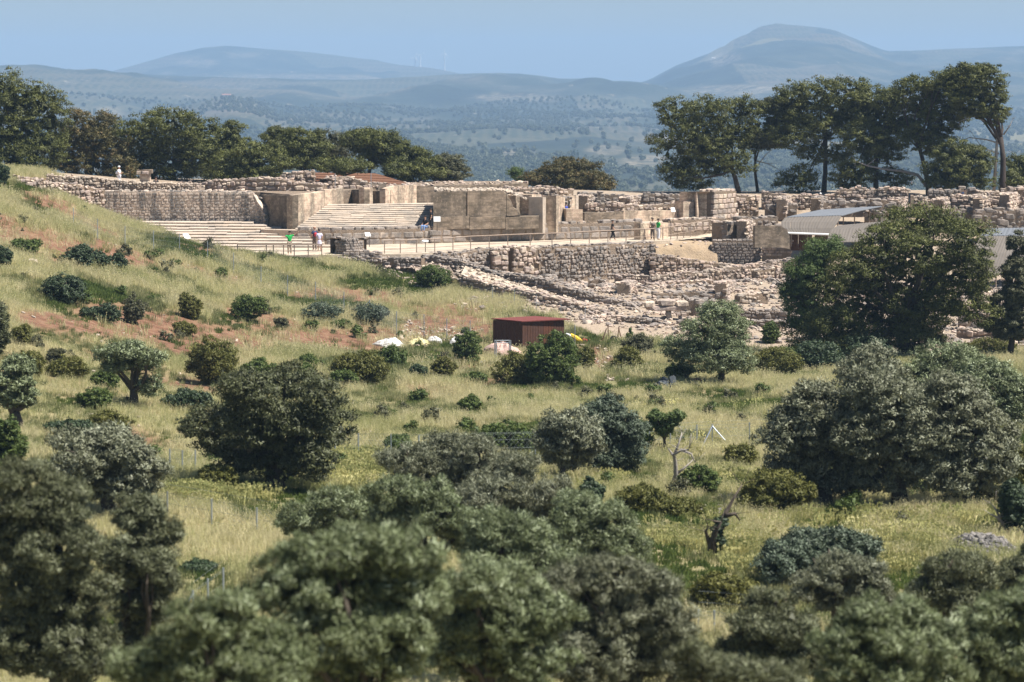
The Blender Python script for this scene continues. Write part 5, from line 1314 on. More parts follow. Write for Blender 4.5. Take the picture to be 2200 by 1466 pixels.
# ------------------------------------------------------------------ things made by people
plain('rust_roof', (0.16, 0.045, 0.036), 0.75, var=0.25, scale=3)
plain('shed_plank', (0.095, 0.047, 0.032), 0.85, var=0.3, scale=5)
plain('shed_door', (0.125, 0.052, 0.030), 0.85, var=0.4, scale=5)
plain('galvanised', (0.42, 0.46, 0.50), 0.45, 0.6, var=0.15)
plain('wire', (0.25, 0.28, 0.27), 0.6, 0.3)
plain('rail_wood', (0.34, 0.26, 0.20), 0.85, var=0.3)
plain('roof_sheet', (0.155, 0.165, 0.18), 0.6, var=0.12, scale=2)
plain('roof_sheet_brown', (0.15, 0.13, 0.11), 0.75, var=0.15, scale=2)
plain('brown_board', (0.15, 0.072, 0.040), 0.8, var=0.35, scale=4)
plain('white_sheet', (0.62, 0.60, 0.56), 0.6, var=0.12, scale=3)
plain('yellow_sheet', (0.60, 0.53, 0.28), 0.6, var=0.3, scale=4)
plain('pink_gravel', (0.55, 0.38, 0.32), 0.95, var=0.35, scale=9)
plain('board_white', (0.80, 0.80, 0.78), 0.5, var=0.05)
plain('dark_metal', (0.05, 0.045, 0.04), 0.6)
plain('skin', (0.50, 0.30, 0.21), 0.6, var=0.05)
for nm, c in (('green_cloth', (0.03, 0.42, 0.09)), ('navy_cloth', (0.03, 0.045, 0.10)), ('white_cloth', (0.78, 0.77, 0.80)), ('black_cloth', (0.015, 0.015, 0.018)), ('blue_cloth', (0.03, 0.06, 0.32)),
              ('denim', (0.18, 0.27, 0.48)), ('brown_cloth', (0.16, 0.12, 0.10)), ('tan_cloth', (0.42, 0.34, 0.26)), ('hair', (0.03, 0.02, 0.015)), ('red_cloth', (0.45, 0.04, 0.05)), ('lilac_cloth', (0.66, 0.62, 0.78)),
              ('yellow_plastic', (0.75, 0.50, 0.04)), ('red_plastic', (0.60, 0.05, 0.07)), ('teal_plastic', (0.06, 0.50, 0.42)), ('orange_sheet', (0.42, 0.13, 0.07)), ('dark_sheet', (0.07, 0.08, 0.09)), ('pale_blue', (0.45, 0.62, 0.66)), ('plaster', (0.62, 0.55, 0.50)), ('tile', (0.42, 0.20, 0.14))):
    plain(nm, c, 0.7, var=0.1)

def rod(root, name, a, b, r, mat, n=6):
    return MB().tube([a, b], r, n).build(name, M[mat], root)
def sheet_rows(name, root, rows, mat, n, thick=0.06, part='roof_sheet', wave=0.0):
    """a roof of n side-by-side sheets through rows of (left, right) points"""
    R_ = [(np.array(a), np.array(b)) for a, b in rows]
    org = np.array(root.location)
    for i in range(n):
        u0, u1 = i / n + 0.002, (i + 1) / n - 0.002; V = []; Q = []
        K = 6; m = len(R_)
        for j, (a, b) in enumerate(R_):
            for k in range(K + 1):
                u = u0 + (u1 - u0) * k / K
                V.append(a + (b - a) * u - org + np.array([0, 0, wave * (k % 2) + 0.004 * (i % 2)]))
        top = len(V)
        V += [v - np.array([0, 0.0, thick]) for v in V[:top]]
        W = K + 1
        for j in range(m - 1):
            for k in range(K):
                a0 = j * W + k; Q.append([a0, a0 + W, a0 + W + 1, a0 + 1]); b0 = a0 + top; Q.append([b0, b0 + 1, b0 + W + 1, b0 + W])
        for k in range(K): 
            Q.append([k, k + 1, k + 1 + top, k + top]); e = (m - 1) * W + k; Q.append([e, e + top, e + 1 + top, e + 1])
        for j in range(m - 1):
            for c_ in (0, K):
                a0 = j * W + c_; Q.append([a0, a0 + W, a0 + W + top, a0 + top])
        link(part, np_mesh(part, np.array(V), np.array(Q)), M[mat], root)

# shed
D0 = 187.0
cN, cL, cR = at(1122, 745, D0), at(1060, 742, D0 + 1.7), at(1212, 742, D0 + 1.4)
zf = g1(cN.x, cN.y + 1.5) - 0.1
ztop = at(1122, 693, D0).z; zbk = 0
root = empty('shed', (cN.x, cN.y, zf)); tag(root, 'brown plank shed with a sloping dark red roof below the ruins', 'shed')
org = Vector((cN.x, cN.y, zf))
def plank_wall(a, b, n, door=None):
    for i in range(n):
        u0, u1 = i / n, (i + 1) / n - 0.006
        p = a.lerp(b, u0); q = a.lerp(b, u1)
        nrm = Vector((q.y - p.y, p.x - q.x, 0)).normalized() * (0.03 if i % 2 else 0.034)
        if nrm.y > 0: nrm = -nrm
        hz_ = ztop + 0.02
        P = [(p.x, p.y), (q.x, q.y), (q.x + nrm.x, q.y + nrm.y), (p.x + nrm.x, p.y + nrm.y)]
        V = [(x - org.x, y - org.y, -0.1) for x, y in P] + [(x - org.x, y - org.y, hz_ - zf) for x, y in P]
        m = MB(); m.hexa(V)
        isd = door and door[0] <= i < door[1]
        link('door' if isd else 'plank', m.mesh('plank'), M['shed_door' if isd else 'shed_plank'], root)
plank_wall(cL, cN, 12); plank_wall(cN, cR, 16, (8, 12))
bk = cL + (cR - cN); 
plank_wall(cR, Vector((bk.x, bk.y, 0)), 8); plank_wall(Vector((bk.x, bk.y, 0)), cL, 10)
def up(p, dz, ex=0.0):
    c_ = (cL + cR) / 2; d = Vector((p.x - c_.x, p.y - c_.y, 0)); d = d * (1 + ex)
    return Vector((c_.x + d.x, c_.y + d.y, dz))
m = MB(); r0 = [up(cN, ztop + 0.03, .10), up(cR, ztop + 0.06, .18), up(bk, ztop + 0.10, .10), up(cL, ztop + 0.06, .06)]
m.hexa([tuple(v - org) for v in r0] + [tuple(v - org + Vector((0, 0, 0.06))) for v in r0]); m.build('roof', M['rust_roof'], root)

# heaps and covers by the shed
def mound(name, label, cat, px, py, rx, h, D=None, mat='white_sheet', ry=None, amp=0.12, seed=1, n=22):
    p = ground_at(px, py) if D is None else at(px, py, D)
    p.z = g1(p.x, p.y)
    mm = pxm(p.y); a = rx * mm; b = (ry * mm if ry else a * 0.8); hh = h * mm
    V = []; 
    for j in range(9):
        for i in range(n):
            t_ = 2 * math.pi * i / n; e = j / 8 * math.pi / 2
            r = math.cos(e); z = math.sin(e)
            k = 1 + (fbm(math.cos(t_) * 1.6 + seed, math.sin(t_) * 1.6 + j * 0.3, 3) - 0.5) * amp * 4
            V.append((math.cos(t_) * a * r * k, math.sin(t_) * b * r * k, hh * z * k - 0.05))
    V = np.array(V); Q = [[j * n + i, j * n + (i + 1) % n, (j + 1) * n + (i + 1) % n, (j + 1) * n + i] for j in range(8) for i in range(n)]
    o = link(name, np_mesh(name, V, np.array(Q), False), M[mat], None, p); tag(o, label, cat); return o
mound('tarpaulin', 'widest white tarpaulin spread over a low heap left of the shed', 'tarpaulin', 836, 744, 36, 17, amp=0.2, seed=1)
mound('tarpaulin', 'yellow crumpled tarpaulin between two white ones', 'tarpaulin', 898, 741, 29, 13, mat='yellow_sheet', amp=0.3, seed=4)
mound('tarpaulin', 'small white covered heap behind the yellow tarpaulin', 'tarpaulin', 932, 739, 18, 15, amp=0.16, seed=8)
mound('gravel_heap', 'heap of pink gravel behind the wire gate', 'gravel heap', 1078, 742, 38, 30, D=183.5, mat='pink_gravel', amp=0.22, seed=12)
mound('tarpaulin', 'small white sheet behind the upright dark bush', 'tarpaulin', 978, 742, 14, 20, mat='white_sheet', amp=0.3, seed=21)
p = at(1062, 748, 180.5); p.z = g1(p.x, p.y) + 0.05; o = MB().box((0, 0, 0.02), (1.7, 0.5, 0.18)).build('concrete_slab', M['white_sheet'], None, loc=p); tag(o, 'white slab lying at the foot of the pink gravel heap', 'slab')
p = ground_at(1240, 738, 180, 200)
root = empty('toy_slide', p); tag(root, 'yellow and red plastic object beside the shed', 'plastic slide')
m = MB(); m.tube([(-0.45,0,0.55),(-0.1,0,0.35),(0.25,0,0.12),(0.5,0,0.1)], [0.13,0.17,0.15,0.1], 8); m.build('chute', M['yellow_plastic'], root)
m = MB(); m.tube([(0.35,0,0.2),(0.75,0.05,0.12)], [0.14,0.1], 8); m.build('tail', M['red_plastic'], root)
p = at(1226, 735, 187.5); p.z = g1(p.x, p.y)
o = MB().tube([(0,0,-0.1),(0,0,0.7),(-0.06,0,0.95),(-0.3,0,1.02)], 0.07, 8).build('bent_pipe', M['board_white'], None, True, loc=p); tag(o, 'white bent pipe standing at the right corner of the shed', 'pipe')
# props leaning near the rubble foot
for k, (lab, x0, y0, x1, y1) in enumerate((('leftmost thin pole leaning at the rubble foot', 1292, 735, 1303, 706), ('upright thin pole at the rubble foot', 1308, 732, 1306, 698), ('right leaning pole at the rubble foot', 1326, 732, 1330, 702), ('pole leaning right at the rubble foot', 1336, 730, 1329, 704))):
    a = ground_at(x0, y0, 170, 205); b = at(x1, y1, a.y + 0.4)
    o = MB().tube([(0,0,-0.1), tuple(b - a)], 0.035, 6).build('pole', M['shed_plank'], None, loc=a); tag(o, lab, 'pole', 'poles propped at the foot of the rubble')
a = ground_at(1319, 737, 170, 205)
g = np.random.default_rng(9)
V = []; Q = []; nn_ = 16
for i in range(nn_):
    for j in range(6):
        t_ = 2 * math.pi * i / nn_; s_ = 2 * math.pi * j / 6
        r = 0.2 + 0.055 * math.cos(s_); V.append((math.cos(t_) * r, 0.055 * math.sin(s_), 0.22 + math.sin(t_) * r))
        Q.append([i * 6 + j, i * 6 + (j + 1) % 6, ((i + 1) % nn_) * 6 + (j + 1) % 6, ((i + 1) % nn_) * 6 + j])
o = link('tyre', np_mesh('tyre', np.array(V), np.array(Q), True), M['dark_metal'], None, a); tag(o, 'old tyre standing below the leaning poles', 'tyre')
# prickly pear
p = ground_at(1352, 738, 170, 205); root = empty('cactus', p); tag(root, 'prickly pear cactus with flat green pads at the rubble edge', 'cactus')
for dx, z, w, h in ((0,0.2,0.16,0.3),(-0.12,0.5,0.13,0.26),(0.12,0.55,0.14,0.3),(0.05,0.85,0.11,0.22),(0.25,0.3,0.1,0.2)):
    o = link('pad', IC[0][0].size and np_mesh('pad', IC[1][0] * np.array([w * 2, 0.08, h * 2]), IC[1][1], True), M['green_shrub_leaf'], root, (dx, 0, z))

# rubbish tip below the silvery olive
def blob(name, label, cat, px, py, sx, sy, sz, mat, seed):
    p = ground_at(px, py); V, F = IC[seed % 8]
    o = link(name, np_mesh(name, V * np.array([sx, sy, sz]), F), M[mat], None, p + Vector((0, 0, sz * 0.3))); tag(o, label, cat)
mound('sheeting', 'dark grey plastic sheeting on the bank below the footpath', 'plastic sheet', 1438, 838, 34, 20, mat='dark_sheet', amp=0.5, seed=31)
blob('bucket', 'bright teal plastic tub on the rubbish heap', 'tub', 1442, 810, 0.42, 0.3, 0.25, 'teal_plastic', 2)
blob('sheeting', 'rust-red sheet half hidden at the foot of the silvery olive', 'plastic sheet', 1500, 826, 0.85, 0.6, 0.5, 'orange_sheet', 3)
blob('sheeting', 'pale blue rag left of the teal tub', 'rag', 1420, 800, 0.4, 0.3, 0.35, 'pale_blue', 4)
blob('sheeting', 'white paper litter right of the silvery olive', 'litter', 1607, 815, 0.35, 0.3, 0.3, 'white_sheet', 5)
blob('rock', 'large pale rock lying on the upper red slope', 'rock', 68, 568, 0.9, 0.6, 0.45, 'pale_limestone', 6)
blob('rock', 'white rock on the slope above the lone leaning shrub', 'rock', 200, 502, 0.55, 0.4, 0.35, 'white_sheet', 7)
blob('rock', 'pale rock in the grass left of the round platform', 'rock', 722, 603, 0.4, 0.3, 0.28, 'pale_limestone', 2)
blob('rock', 'white rock on the bank between the shed bushes', 'rock', 1044, 766, 0.4, 0.3, 0.25, 'white_sheet', 3)
blob('rock', 'white rock left of the small dark round bush', 'rock', 912, 782, 0.35, 0.3, 0.25, 'white_sheet', 4)

# ---- fences
def fence(label, posts, h=1.45, r=0.028, struts=(), net=True, cat='fence'):
    P = []
    for px, py, *dd in posts:
        p = ground_at(px, py) if not dd else at(px, py, dd[0])
        if dd: p.z = g1(p.x, p.y)
        P.append(p)
    root = empty('wire_fence', P[0]); tag(root, label, cat)
    me = MB().tube([(0, 0, -0.2), (0, 0, h)], r, 6).mesh('post')
    me.materials.append(M['galvanised'])
    for p in P: link('post', me, None, root, p - P[0])
    m = MB()
    for a, b in zip(P[:-1], P[1:]):
        for z in (0.1, 0.45, 0.8, 1.1, h - 0.05):
            m.tube([a - P[0] + Vector((0, 0, z)), b - P[0] + Vector((0, 0, z))], 0.004, 3, False)
        if net:
            L_ = (b - a).length; k = int(L_ / 0.22)
            for i in range(k):
                c_ = a.lerp(b, i / k) - P[0]; e = a.lerp(b, min(1, (i + 4) / k)) - P[0]
                m.tube([c_ + Vector((0, 0, 0.1)), e + Vector((0, 0, h - 0.05))], 0.0025, 3, False)
                m.tube([c_ + Vector((0, 0, h - 0.05)), e + Vector((0, 0, 0.1))], 0.0025, 3, False)
    m.build('wire_mesh', M['wire'], root)
    for i, dx, side in struts:
        q = P[i] - P[0]; 
        MB().tube([q + Vector((0, 0, h - 0.1)), q + Vector((dx, side, -0.05))], 0.03, 6).build('strut', M['galvanised'], root)
    return root
fence('long wire fence running down the slope from the upper left to the shed', [(158,492),(210,517),(269,531),(330,540),(386,548),(446,562),(502,590),(561,618),(618,637),(678,653),(739,676),(794,692),(852,720),(911,724),(960,734),(1010,740),(1064,744)], struts=((11,-1.2,0.2),))
fence('short wire fence right of the gate in front of the shed', [(1097,744),(1132,740),(1180,744),(1235,748)], struts=((0,1.0,-0.4),(1,0.45,-0.3)))
fence('wire fence across the meadow with an inverted V of braces', [(1395,968),(1440,966),(1497,962),(1530,962),(1610,958),(1690,956)], struts=((3,-0.5,-0.4),(3,0.85,-0.2)), h=1.0)
fence('wire fence behind the central olive mass', [(720,985),(770,988),(840,990),(900,992),(960,992),(1150,985)], h=1.1)
fence('blue-posted wire fence in the lower left gap', [(300,1095),(360,1112),(455,1132),(552,1150),(640,1160)], h=0.85)
fence('lower wire fence with a white brace in the lower left gap', [(480,1290),(447,1312),(415,1345)], h=0.9, struts=((2,-0.5,-0.1),), net=False)
fence('wire fence in the gap at the lower right', [(1500,1358),(1534,1362),(1600,1366)], h=0.6)
fence('wire fence left of the broad dark olive', [(365,1010),(392,1014),(420,1012)], h=0.8)
fence('thin wire posts along the ramp below the walkway', [(1058,650,206),(1105,655,205),(1152,664,204),(1205,680,203),(1257,700,201)], h=1.1, net=False, r=0.02)
# gate
p = at(1080, 745, 181.5); p.z = g1(p.x, p.y); root = empty('wire_gate', p); tag(root, 'tall galvanised gate frame standing open in the fence before the gravel heap', 'gate')
mm = pxm(p.y)
for x in (-17, -14, 14, 17): rod(root, 'gate_post', (x * mm, 0, -0.1), (x * mm, 0, 46 * mm), 0.035, 'galvanised')
for z in (45, 40): rod(root, 'gate_rail', (-17 * mm, 0, z * mm), (17 * mm, 0, z * mm), 0.03, 'galvanised')
rod(root, 'gate_rail', (-14 * mm, 0, 5 * mm), (14 * mm, 0, 5 * mm), 0.02, 'galvanised')

# ---- railings on the walkway
def railing(label, pts, h=0.98, lower=True, extra=()):
    P = [Vector((at(px, 500, D).x, D, H2Z(HC) + up_)) for px, D, up_ in pts]
    root = empty('railing', P[0]); tag(root, label, 'railing')
    me = MB().box((0, 0, h / 2 - 0.05), (0.07, 0.07, h + 0.1)).mesh('post'); me.materials.append(M['rail_wood'])
    for p in P: link('post', me, None, root, p - P[0])
    for z, rr in ((h, 0.045),) + (((0.35, 0.025),) if lower else ()):
        for a, b in zip(P[:-1], P[1:]): MB().tube([a - P[0] + Vector((0, 0, z)), b - P[0] + Vector((0, 0, z))], rr, 6).build('rail', M['rail_wood'], root)
railing('long wooden railing along the walkway above the retaining wall', [(826,222.5,0),(860,222.8,0),(895,224,0),(934,225,0),(973,227,0),(1011,229,0),(1051,230,0),(1091,231.4,0),(1139,232.6,0),(1186,233.6,0),(1226,235,0),(1266,236.6,0),(1306,238,0),(1345,239.6,0),(1384,240.6,0),(1406,241.4,0)])
railing('close-posted railing of the ramp at the right end of the walkway', [(1424,242.4,0.02),(1441,243,0.06),(1455,244,0.1),(1469,245,0.15),(1483,246,0.2),(1497,247,0.25),(1510,248,0.3),(1523,249,0.35),(1534,250,0.4)])
railing('short wooden rail in front of the lower steps at left', [(510,221,0.0),(572,220.5,-0.02),(587,220.4,-0.02),(609,220.2,-0.02),(632,220.2,0),(662,220.2,0),(691,220.4,0)], h=0.8)
bank('ramp', 'pale ramp at the right end of the walkway', [[(1500,506,249.5),(1538,498,252)], [(1440,517,243.5),(1538,511,246.5)]], 'paving', 0.02)

# ---- information boards
def board(label, px, py, D, w, post, tilt=0.5, legs=1, rz=0.0, hh=0.5):
    p = at(px, py, D); root = empty('information_board', p - Vector((0, 0, post))); tag(root, label, 'sign')
    MB().box((0, 0, post), (w, 0.03, hh), rz, (tilt, 'X')).build('panel', M['board_white'], root)
    for k in range(legs):
        x = 0 if legs == 1 else (k - 0.5) * w * 0.6
        MB().box((x * math.cos(rz), x * math.sin(rz) + 0.05, post / 2 - 0.1), (0.05, 0.05, post + 0.15)).build('post', M['dark_metal'], root)
board('big white information board leaning beside the great concrete wall', 939, 471, 236.4, 0.55, 0.78, -0.25, 1, 0.15, 0.42)
board('flat white information board on a dark post at the railing', 914, 517, 224.6, 0.45, 1.1, -1.2, 1, 0, 0.5)
board('white information board on two legs behind the round platform', 790, 504, 231, 0.42, 0.8, -0.8, 2, 0.4, 0.4)
board('white information board at the left edge of the lower steps', 401, 508, 224, 0.5, 0.7, -0.8, 1, 0.7, 0.5)
board('white information board in front of the tall stumps', 1446, 451, 248, 0.36, 0.9, -0.5, 1, 0.4, 0.4)

# ---- people
def skin_obj(name, verts, edges, radii, mat, parent, sub=1):
    me = bpy.data.meshes.new(name); me.from_pydata([tuple(v) for v in verts], edges, []); me.update()
    o = bpy.data.objects.new(name, me); COL.objects.link(o); o.parent = parent; me.materials.append(M[mat])
    o.modifiers.new('skin', 'SKIN')
    sk = me.skin_vertices[0].data
    for i, r in enumerate(radii): sk[i].radius = (r, r) if not hasattr(r, '__len__') else r; sk[i].use_root = (i == 0)
    s_ = o.modifiers.new('sub', 'SUBSURF'); s_.levels = sub; s_.render_levels = sub
    return o
def person(label, px, D, z, top='white_cloth', legs='denim', hair='hair', face=180, height=1.72, pose='stand', dress=False, bag=None, sc=None):
    """face: heading in degrees, 180 looks at the camera"""
    p = at(px, 500, D); p.z = z
    root = empty('person', p, R(face)); tag(root, label, 'person'); k = height / 1.75; root.scale = (k, k, k)
    J = dict(pel=(0,0,.95), bel=(0,0,1.1), che=(0,.01,1.28), nec=(0,0,1.47), hd1=(0,.02,1.56), hd2=(0,.03,1.66), hd3=(0,0.01,1.735),
             hl=(-.09,0,.9), kl=(-.10,.03,.49), al=(-.10,0,.08), tl=(-.11,.15,.035), hr=(.09,0,.9), kr=(.10,.04,.49), ar=(.10,-.03,.08), tr=(.11,.12,.035),
             sl=(-.17,0,1.41), el=(-.24,-.02,1.14), wl=(-.25,.07,.9), fl=(-.25,.10,.80), sr=(.17,0,1.41), er=(.24,-.02,1.14), wr=(.25,.07,.9), fr=(.25,.10,.80))
    if pose == 'arms': J.update(el=(-.40,.05,1.50), wl=(-.60,.12,1.66), fl=(-.68,.15,1.74), er=(.40,.06,1.36), wr=(.56,.2,1.38), fr=(.63,.24,1.38))
    if pose == 'hold': J.update(el=(-.24,.08,1.15), wl=(-.12,.30,1.18), fl=(-.06,.38,1.2), er=(.24,.08,1.15), wr=(.12,.30,1.15), fr=(.06,.38,1.18))
    if pose == 'walk': J.update(kl=(-.10,.16,.52), al=(-.10,.22,.12), tl=(-.11,.36,.08), kr=(.10,-.05,.48), ar=(.10,-.28,.12), tr=(.11,-.16,.04), wl=(-.25,-.12,.92), fl=(-.25,-.14,.82), wr=(.24,.2,.95), fr=(.24,.26,.87))
    if pose == 'sit':
        d = -.50
        for q in ('pel','bel','che','nec','hd1','hd2','hd3','hl','hr','sl','sr','el','er'): J[q] = (J[q][0], J[q][1], J[q][2] + d)
        J.update(kl=(-.13,.42,.47), al=(-.13,.45,.06), tl=(-.14,.58,.03), kr=(.13,.42,.47), ar=(.13,.38,.06), tr=(.14,.52,.03), wl=(-.16,.28,.55), fl=(-.12,.36,.52), wr=(.16,.28,.55), fr=(.12,.36,.52))
    if pose == 'bend':
        for q in ('che','nec','hd1','hd2','hd3','sl','sr','el','er','wl','wr','fl','fr'):
            x, y, z_ = J[q]; t_ = (z_ - 1.0); J[q] = (x, y + t_ * 0.55, 1.0 + t_ * 0.8)
    names = list(J); ix = {n_: i for i, n_ in enumerate(names)}
    E = [('pel','bel'),('bel','che'),('che','nec'),('nec','hd1'),('hd1','hd2'),('hd2','hd3'),('pel','hl'),('hl','kl'),('kl','al'),('al','tl'),('pel','hr'),('hr','kr'),('kr','ar'),('ar','tr'),
         ('che','sl'),('sl','el'),('el','wl'),('wl','fl'),('che','sr'),('sr','er'),('er','wr'),('wr','fr')]
    Rd = dict(pel=.13, bel=.115, che=.13, nec=.05, hd1=.075, hd2=.098, hd3=.07, hl=.09, kl=.06, al=.04, tl=.03, hr=.09, kr=.06, ar=.04, tr=.03, sl=.06, el=.042, wl=.03, fl=.028, sr=.06, er=.042, wr=.03, fr=.028)
    skin_obj('body', [J[n_] for n_ in names], [(ix[a], ix[b]) for a, b in E], [Rd[n_] for n_ in names], 'skin', root)
    def sub(nm, ns, mat, grow, extra=None):
        V = [J[n_] for n_ in ns]; loc = {n_: i for i, n_ in enumerate(ns)}
        Ee = [(loc[a], loc[b]) for a, b in E if a in loc and b in loc]
        rr = [Rd[n_] + grow for n_ in ns]
        if extra: extra(V, Ee, rr, loc)
        skin_obj(nm, V, Ee, rr, mat, root)
    def mid(a, b, t_): return tuple(J[a][i] * (1 - t_) + J[b][i] * t_ for i in range(3))
    def sleeves(V, Ee, rr, loc):
        for s_, e_ in (('sl','el'),('sr','er')):
            V.append(mid(s_, e_, 0.75)); rr.append(0.068); Ee.append((loc[s_], len(V) - 1))
    sub('shirt', ['che','bel','pel','sl','sr'], top, 0.028, sleeves)
    if dress:
        skin_obj('skirt', [(0,0,1.0),(0,0,.75),(0,0,.42)], [(0,1),(1,2)], [.15,.19,.24], top, root)
    else: sub('trousers', ['pel','hl','kl','al','hr','kr','ar'], legs, 0.025)
    h3 = J['hd3']; h2 = J['hd2']
    V, F = IC[0]
    o = link('hair' if hair == 'hair' else 'hat', np_mesh('hair', V * np.array([.23, .25, .2]) + np.array([h2[0], h2[1] - .03, (h2[2] + h3[2]) / 2 + .03]), F, True), M[hair], root)
    if bag: 
        link('bag', np_mesh('bag', V * np.array([.32, .22, .42]) + np.array([J['che'][0], J['che'][1] - .22, J['che'][2] - .08]), F, True), M[bag], root)
    return root
person('person in white with a white hat walking on the terrace at left', 257, 258, H2Z(HU), 'white_cloth', 'white_cloth', 'board_white', 250, pose='hold', bag='white_cloth')
person('person with a dark rucksack bending down near the left edge of the ruins', 165, 255, H2Z(HU) - 0.35, 'tan_cloth', 'brown_cloth', 'tan_cloth', 110, pose='bend', bag='brown_cloth', height=1.6)
person('dark-haired person sitting beside the table-like stone stack', 336, 247.5, H2Z(HU) - 0.1, 'black_cloth', 'red_cloth', 'hair', 200, pose='sit')
person('person in a bright green shirt with arms spread, on the court', 622, 221.6, H2Z(HC), 'green_cloth', 'tan_cloth', 'hair', 190, pose='arms', bag=None)
person('person in a navy top standing close to the one in the pale dress', 676, 227, H2Z(HC), 'navy_cloth', 'brown_cloth', 'skin', 30, height=1.78, bag='red_cloth')
person('dark-haired person in a long pale lilac dress on the court', 686, 225.4, H2Z(HC), 'lilac_cloth', 'lilac_cloth', 'hair', 10, dress=True, height=1.66)
person('dark-clad person standing at the right end of the grand staircase', 926, 236.2, H2Z(HP) + 0.0, 'black_cloth', 'black_cloth', 'hair', 100, pose='stand', height=1.62)
person('person in pale jeans sitting at the foot of the grand staircase', 914, 234.8, H2Z(HP) - 0.10, 'black_cloth', 'denim', 'hair', 150, pose='sit')
person('person in a deep blue top by the pillars of the terrace', 1216, 246, H2Z(HP), 'blue_cloth', 'black_cloth', 'hair', 60)
person('person all in black walking alone on the walkway', 1316, 241, H2Z(HC), 'black_cloth', 'black_cloth', 'hair', 280, pose='walk', height=1.66)
person('person in a brown top with a rucksack, left of the pair on the walkway', 1402, 243, H2Z(HC), 'tan_cloth', 'brown_cloth', 'brown_cloth', 20, bag='brown_cloth', height=1.78)
person('person in a green top and pale trousers, right of the pair on the walkway', 1414, 242.5, H2Z(HC), 'green_cloth', 'white_cloth', 'hair', 300, pose='hold')
person('person with a white hat showing above the skyline wall', 1762, 264, at(1762, 416, 264).z - 1.70, 'white_cloth', 'navy_cloth', 'board_white', 90)
person('person in navy leaning on the skyline wall at far right', 2063, 258.2, at(2063, 408, 258).z - 1.55, 'navy_cloth', 'navy_cloth', 'hair', 270, pose='bend')
person('person whose dark head shows beside the slender upright pillar', 1964, 262, at(1964, 418, 262).z - 1.72, 'brown_cloth', 'navy_cloth', 'hair', 150)

# ---- shelters
root = empty('shelter', at(1735, 505, 240)); tag(root, 'grey curved metal shelter roof with a white gutter, in front of the right-hand ruins', 'shelter')
sheet_rows('roof', root, [(at(1762,451,250), at(1895,443,250)), (at(1722,459,244), at(1850,452,244)), (at(1687,467,240), at(1809,463,240))], 'roof_sheet', 7, wave=0.02)
sheet_rows('face', root, [(at(1686,468,239.95), at(1808,464,239.95)), (at(1678,478,239.2), at(1800,477,239.2)), (at(1680,490,238.7), at(1790,491,238.7)), (at(1692,501,238.4), at(1781,504,238.4))], 'roof_sheet_brown', 6, part='wall_sheet', wave=0.02)
o_ = root.location
MB().tube([at(1690,501,238.3) - o_, at(1782,504.5,238.3) - o_], 0.09, 8).build('gutter', M['board_white'], root)
for x, yt, D in ((1700,502,239),(1735,503,239),(1778,504,239),(1812,466,243),(1836,462,246),(1868,452,249),(1800,470,240)):
    a = at(x, yt, D); b = Vector((a.x, a.y, H2Z(HC) - 0.3)); MB().tube([b - o_, a - o_], 0.05, 6).build('post', M['rail_wood'], root)
for x in (1700, 1730, 1765): 
    MB().box(tuple(at(x, 520, 241) - o_), (1.1, 0.1, 1.4)).build('back_wall_panel', M['brown_board'], root)
root = empty('shelter', at(1830, 520, 236)); tag(root, 'lower pale shelter roof half hidden behind the top of the huge pine', 'shelter')
sheet_rows('roof', root, [(at(1800,485,238), at(1915,474,238)), (at(1784,494,236), at(1905,486,236)), (at(1776,520,233.5), at(1895,520,233.5))], 'roof_sheet_brown', 6, wave=0.02)
for x in (1785, 1840, 1895):
    a = at(x, 519, 233.6); MB().tube([a + Vector((0, 0, -1.6)) - root.location, a - root.location], 0.05, 6).build('post', M['rail_wood'], root)
root = empty('shelter', at(2150, 600, 228)); tag(root, 'long grey shelter roof at the right edge, seen between the two pines', 'shelter')
sheet_rows('roof', root, [(at(2118,491,233), at(2240,489,233)), (at(2106,507,231), at(2240,506,231))], 'roof_sheet', 5, wave=0.02)
sheet_rows('face', root, [(at(2106,508,230.9), at(2240,507,230.9)), (at(2085,545,229), at(2235,545,229)), (at(2062,590,227.6), at(2230,590,227.6))], 'roof_sheet_brown', 8, part='wall_sheet', wave=0.02)
for x in (2075, 2140, 2210):
    a = at(x, 588, 227.7); MB().tube([a + Vector((0, 0, -1.2)) - root.location, a - root.location], 0.05, 6).build('post', M['rail_wood'], root)
root = empty('shelter', at(700, 400, 264)); tag(root, 'brown boarded hipped shelter roof behind the rubble tower', 'shelter')
A0, A1 = at(655, 371, 268), at(805, 373, 268); B0, B1 = at(508, 385, 262), at(897, 401, 262)
nb = 9
for i in range(nb):
    u0, u1 = i / nb, (i + 1) / nb + 0.03
    p0, p1, q0, q1 = A0.lerp(B0, u0), A1.lerp(B1, u0), A0.lerp(B0, u1), A1.lerp(B1, u1)
    dz = Vector((0, 0, 0.05 + 0.02 * (i % 2)))
    MB().hexa([tuple(v - root.location) for v in (q0, q1, p1, p0)] + [tuple(v + dz - root.location) for v in (q0, q1, p1 - Vector((0, 0, .03)), p0 - Vector((0, 0, .03)))]).build('board', M['brown_board'], root)
for x, y in ((520,386),(600,392),(700,396),(797,398),(880,400)):
    a = at(x, y, 262.3); MB().tube([a + Vector((0, 0, -0.9)) - root.location, a + Vector((0, 0, 0.1)) - root.location], 0.06, 6).build('post', M['galvanised'], root)
for x in (720, 797): 
    a = at(x, 392, 250); o = MB().tube([(0, 0, -0.6), (0, 0, 0.75)], 0.03, 6).build('thin_post', M['galvanised'], None, loc=a); tag(o, 'thin metal post in front of the brown shelter roof, %s one' % ('left' if x == 720 else 'right'), 'post')

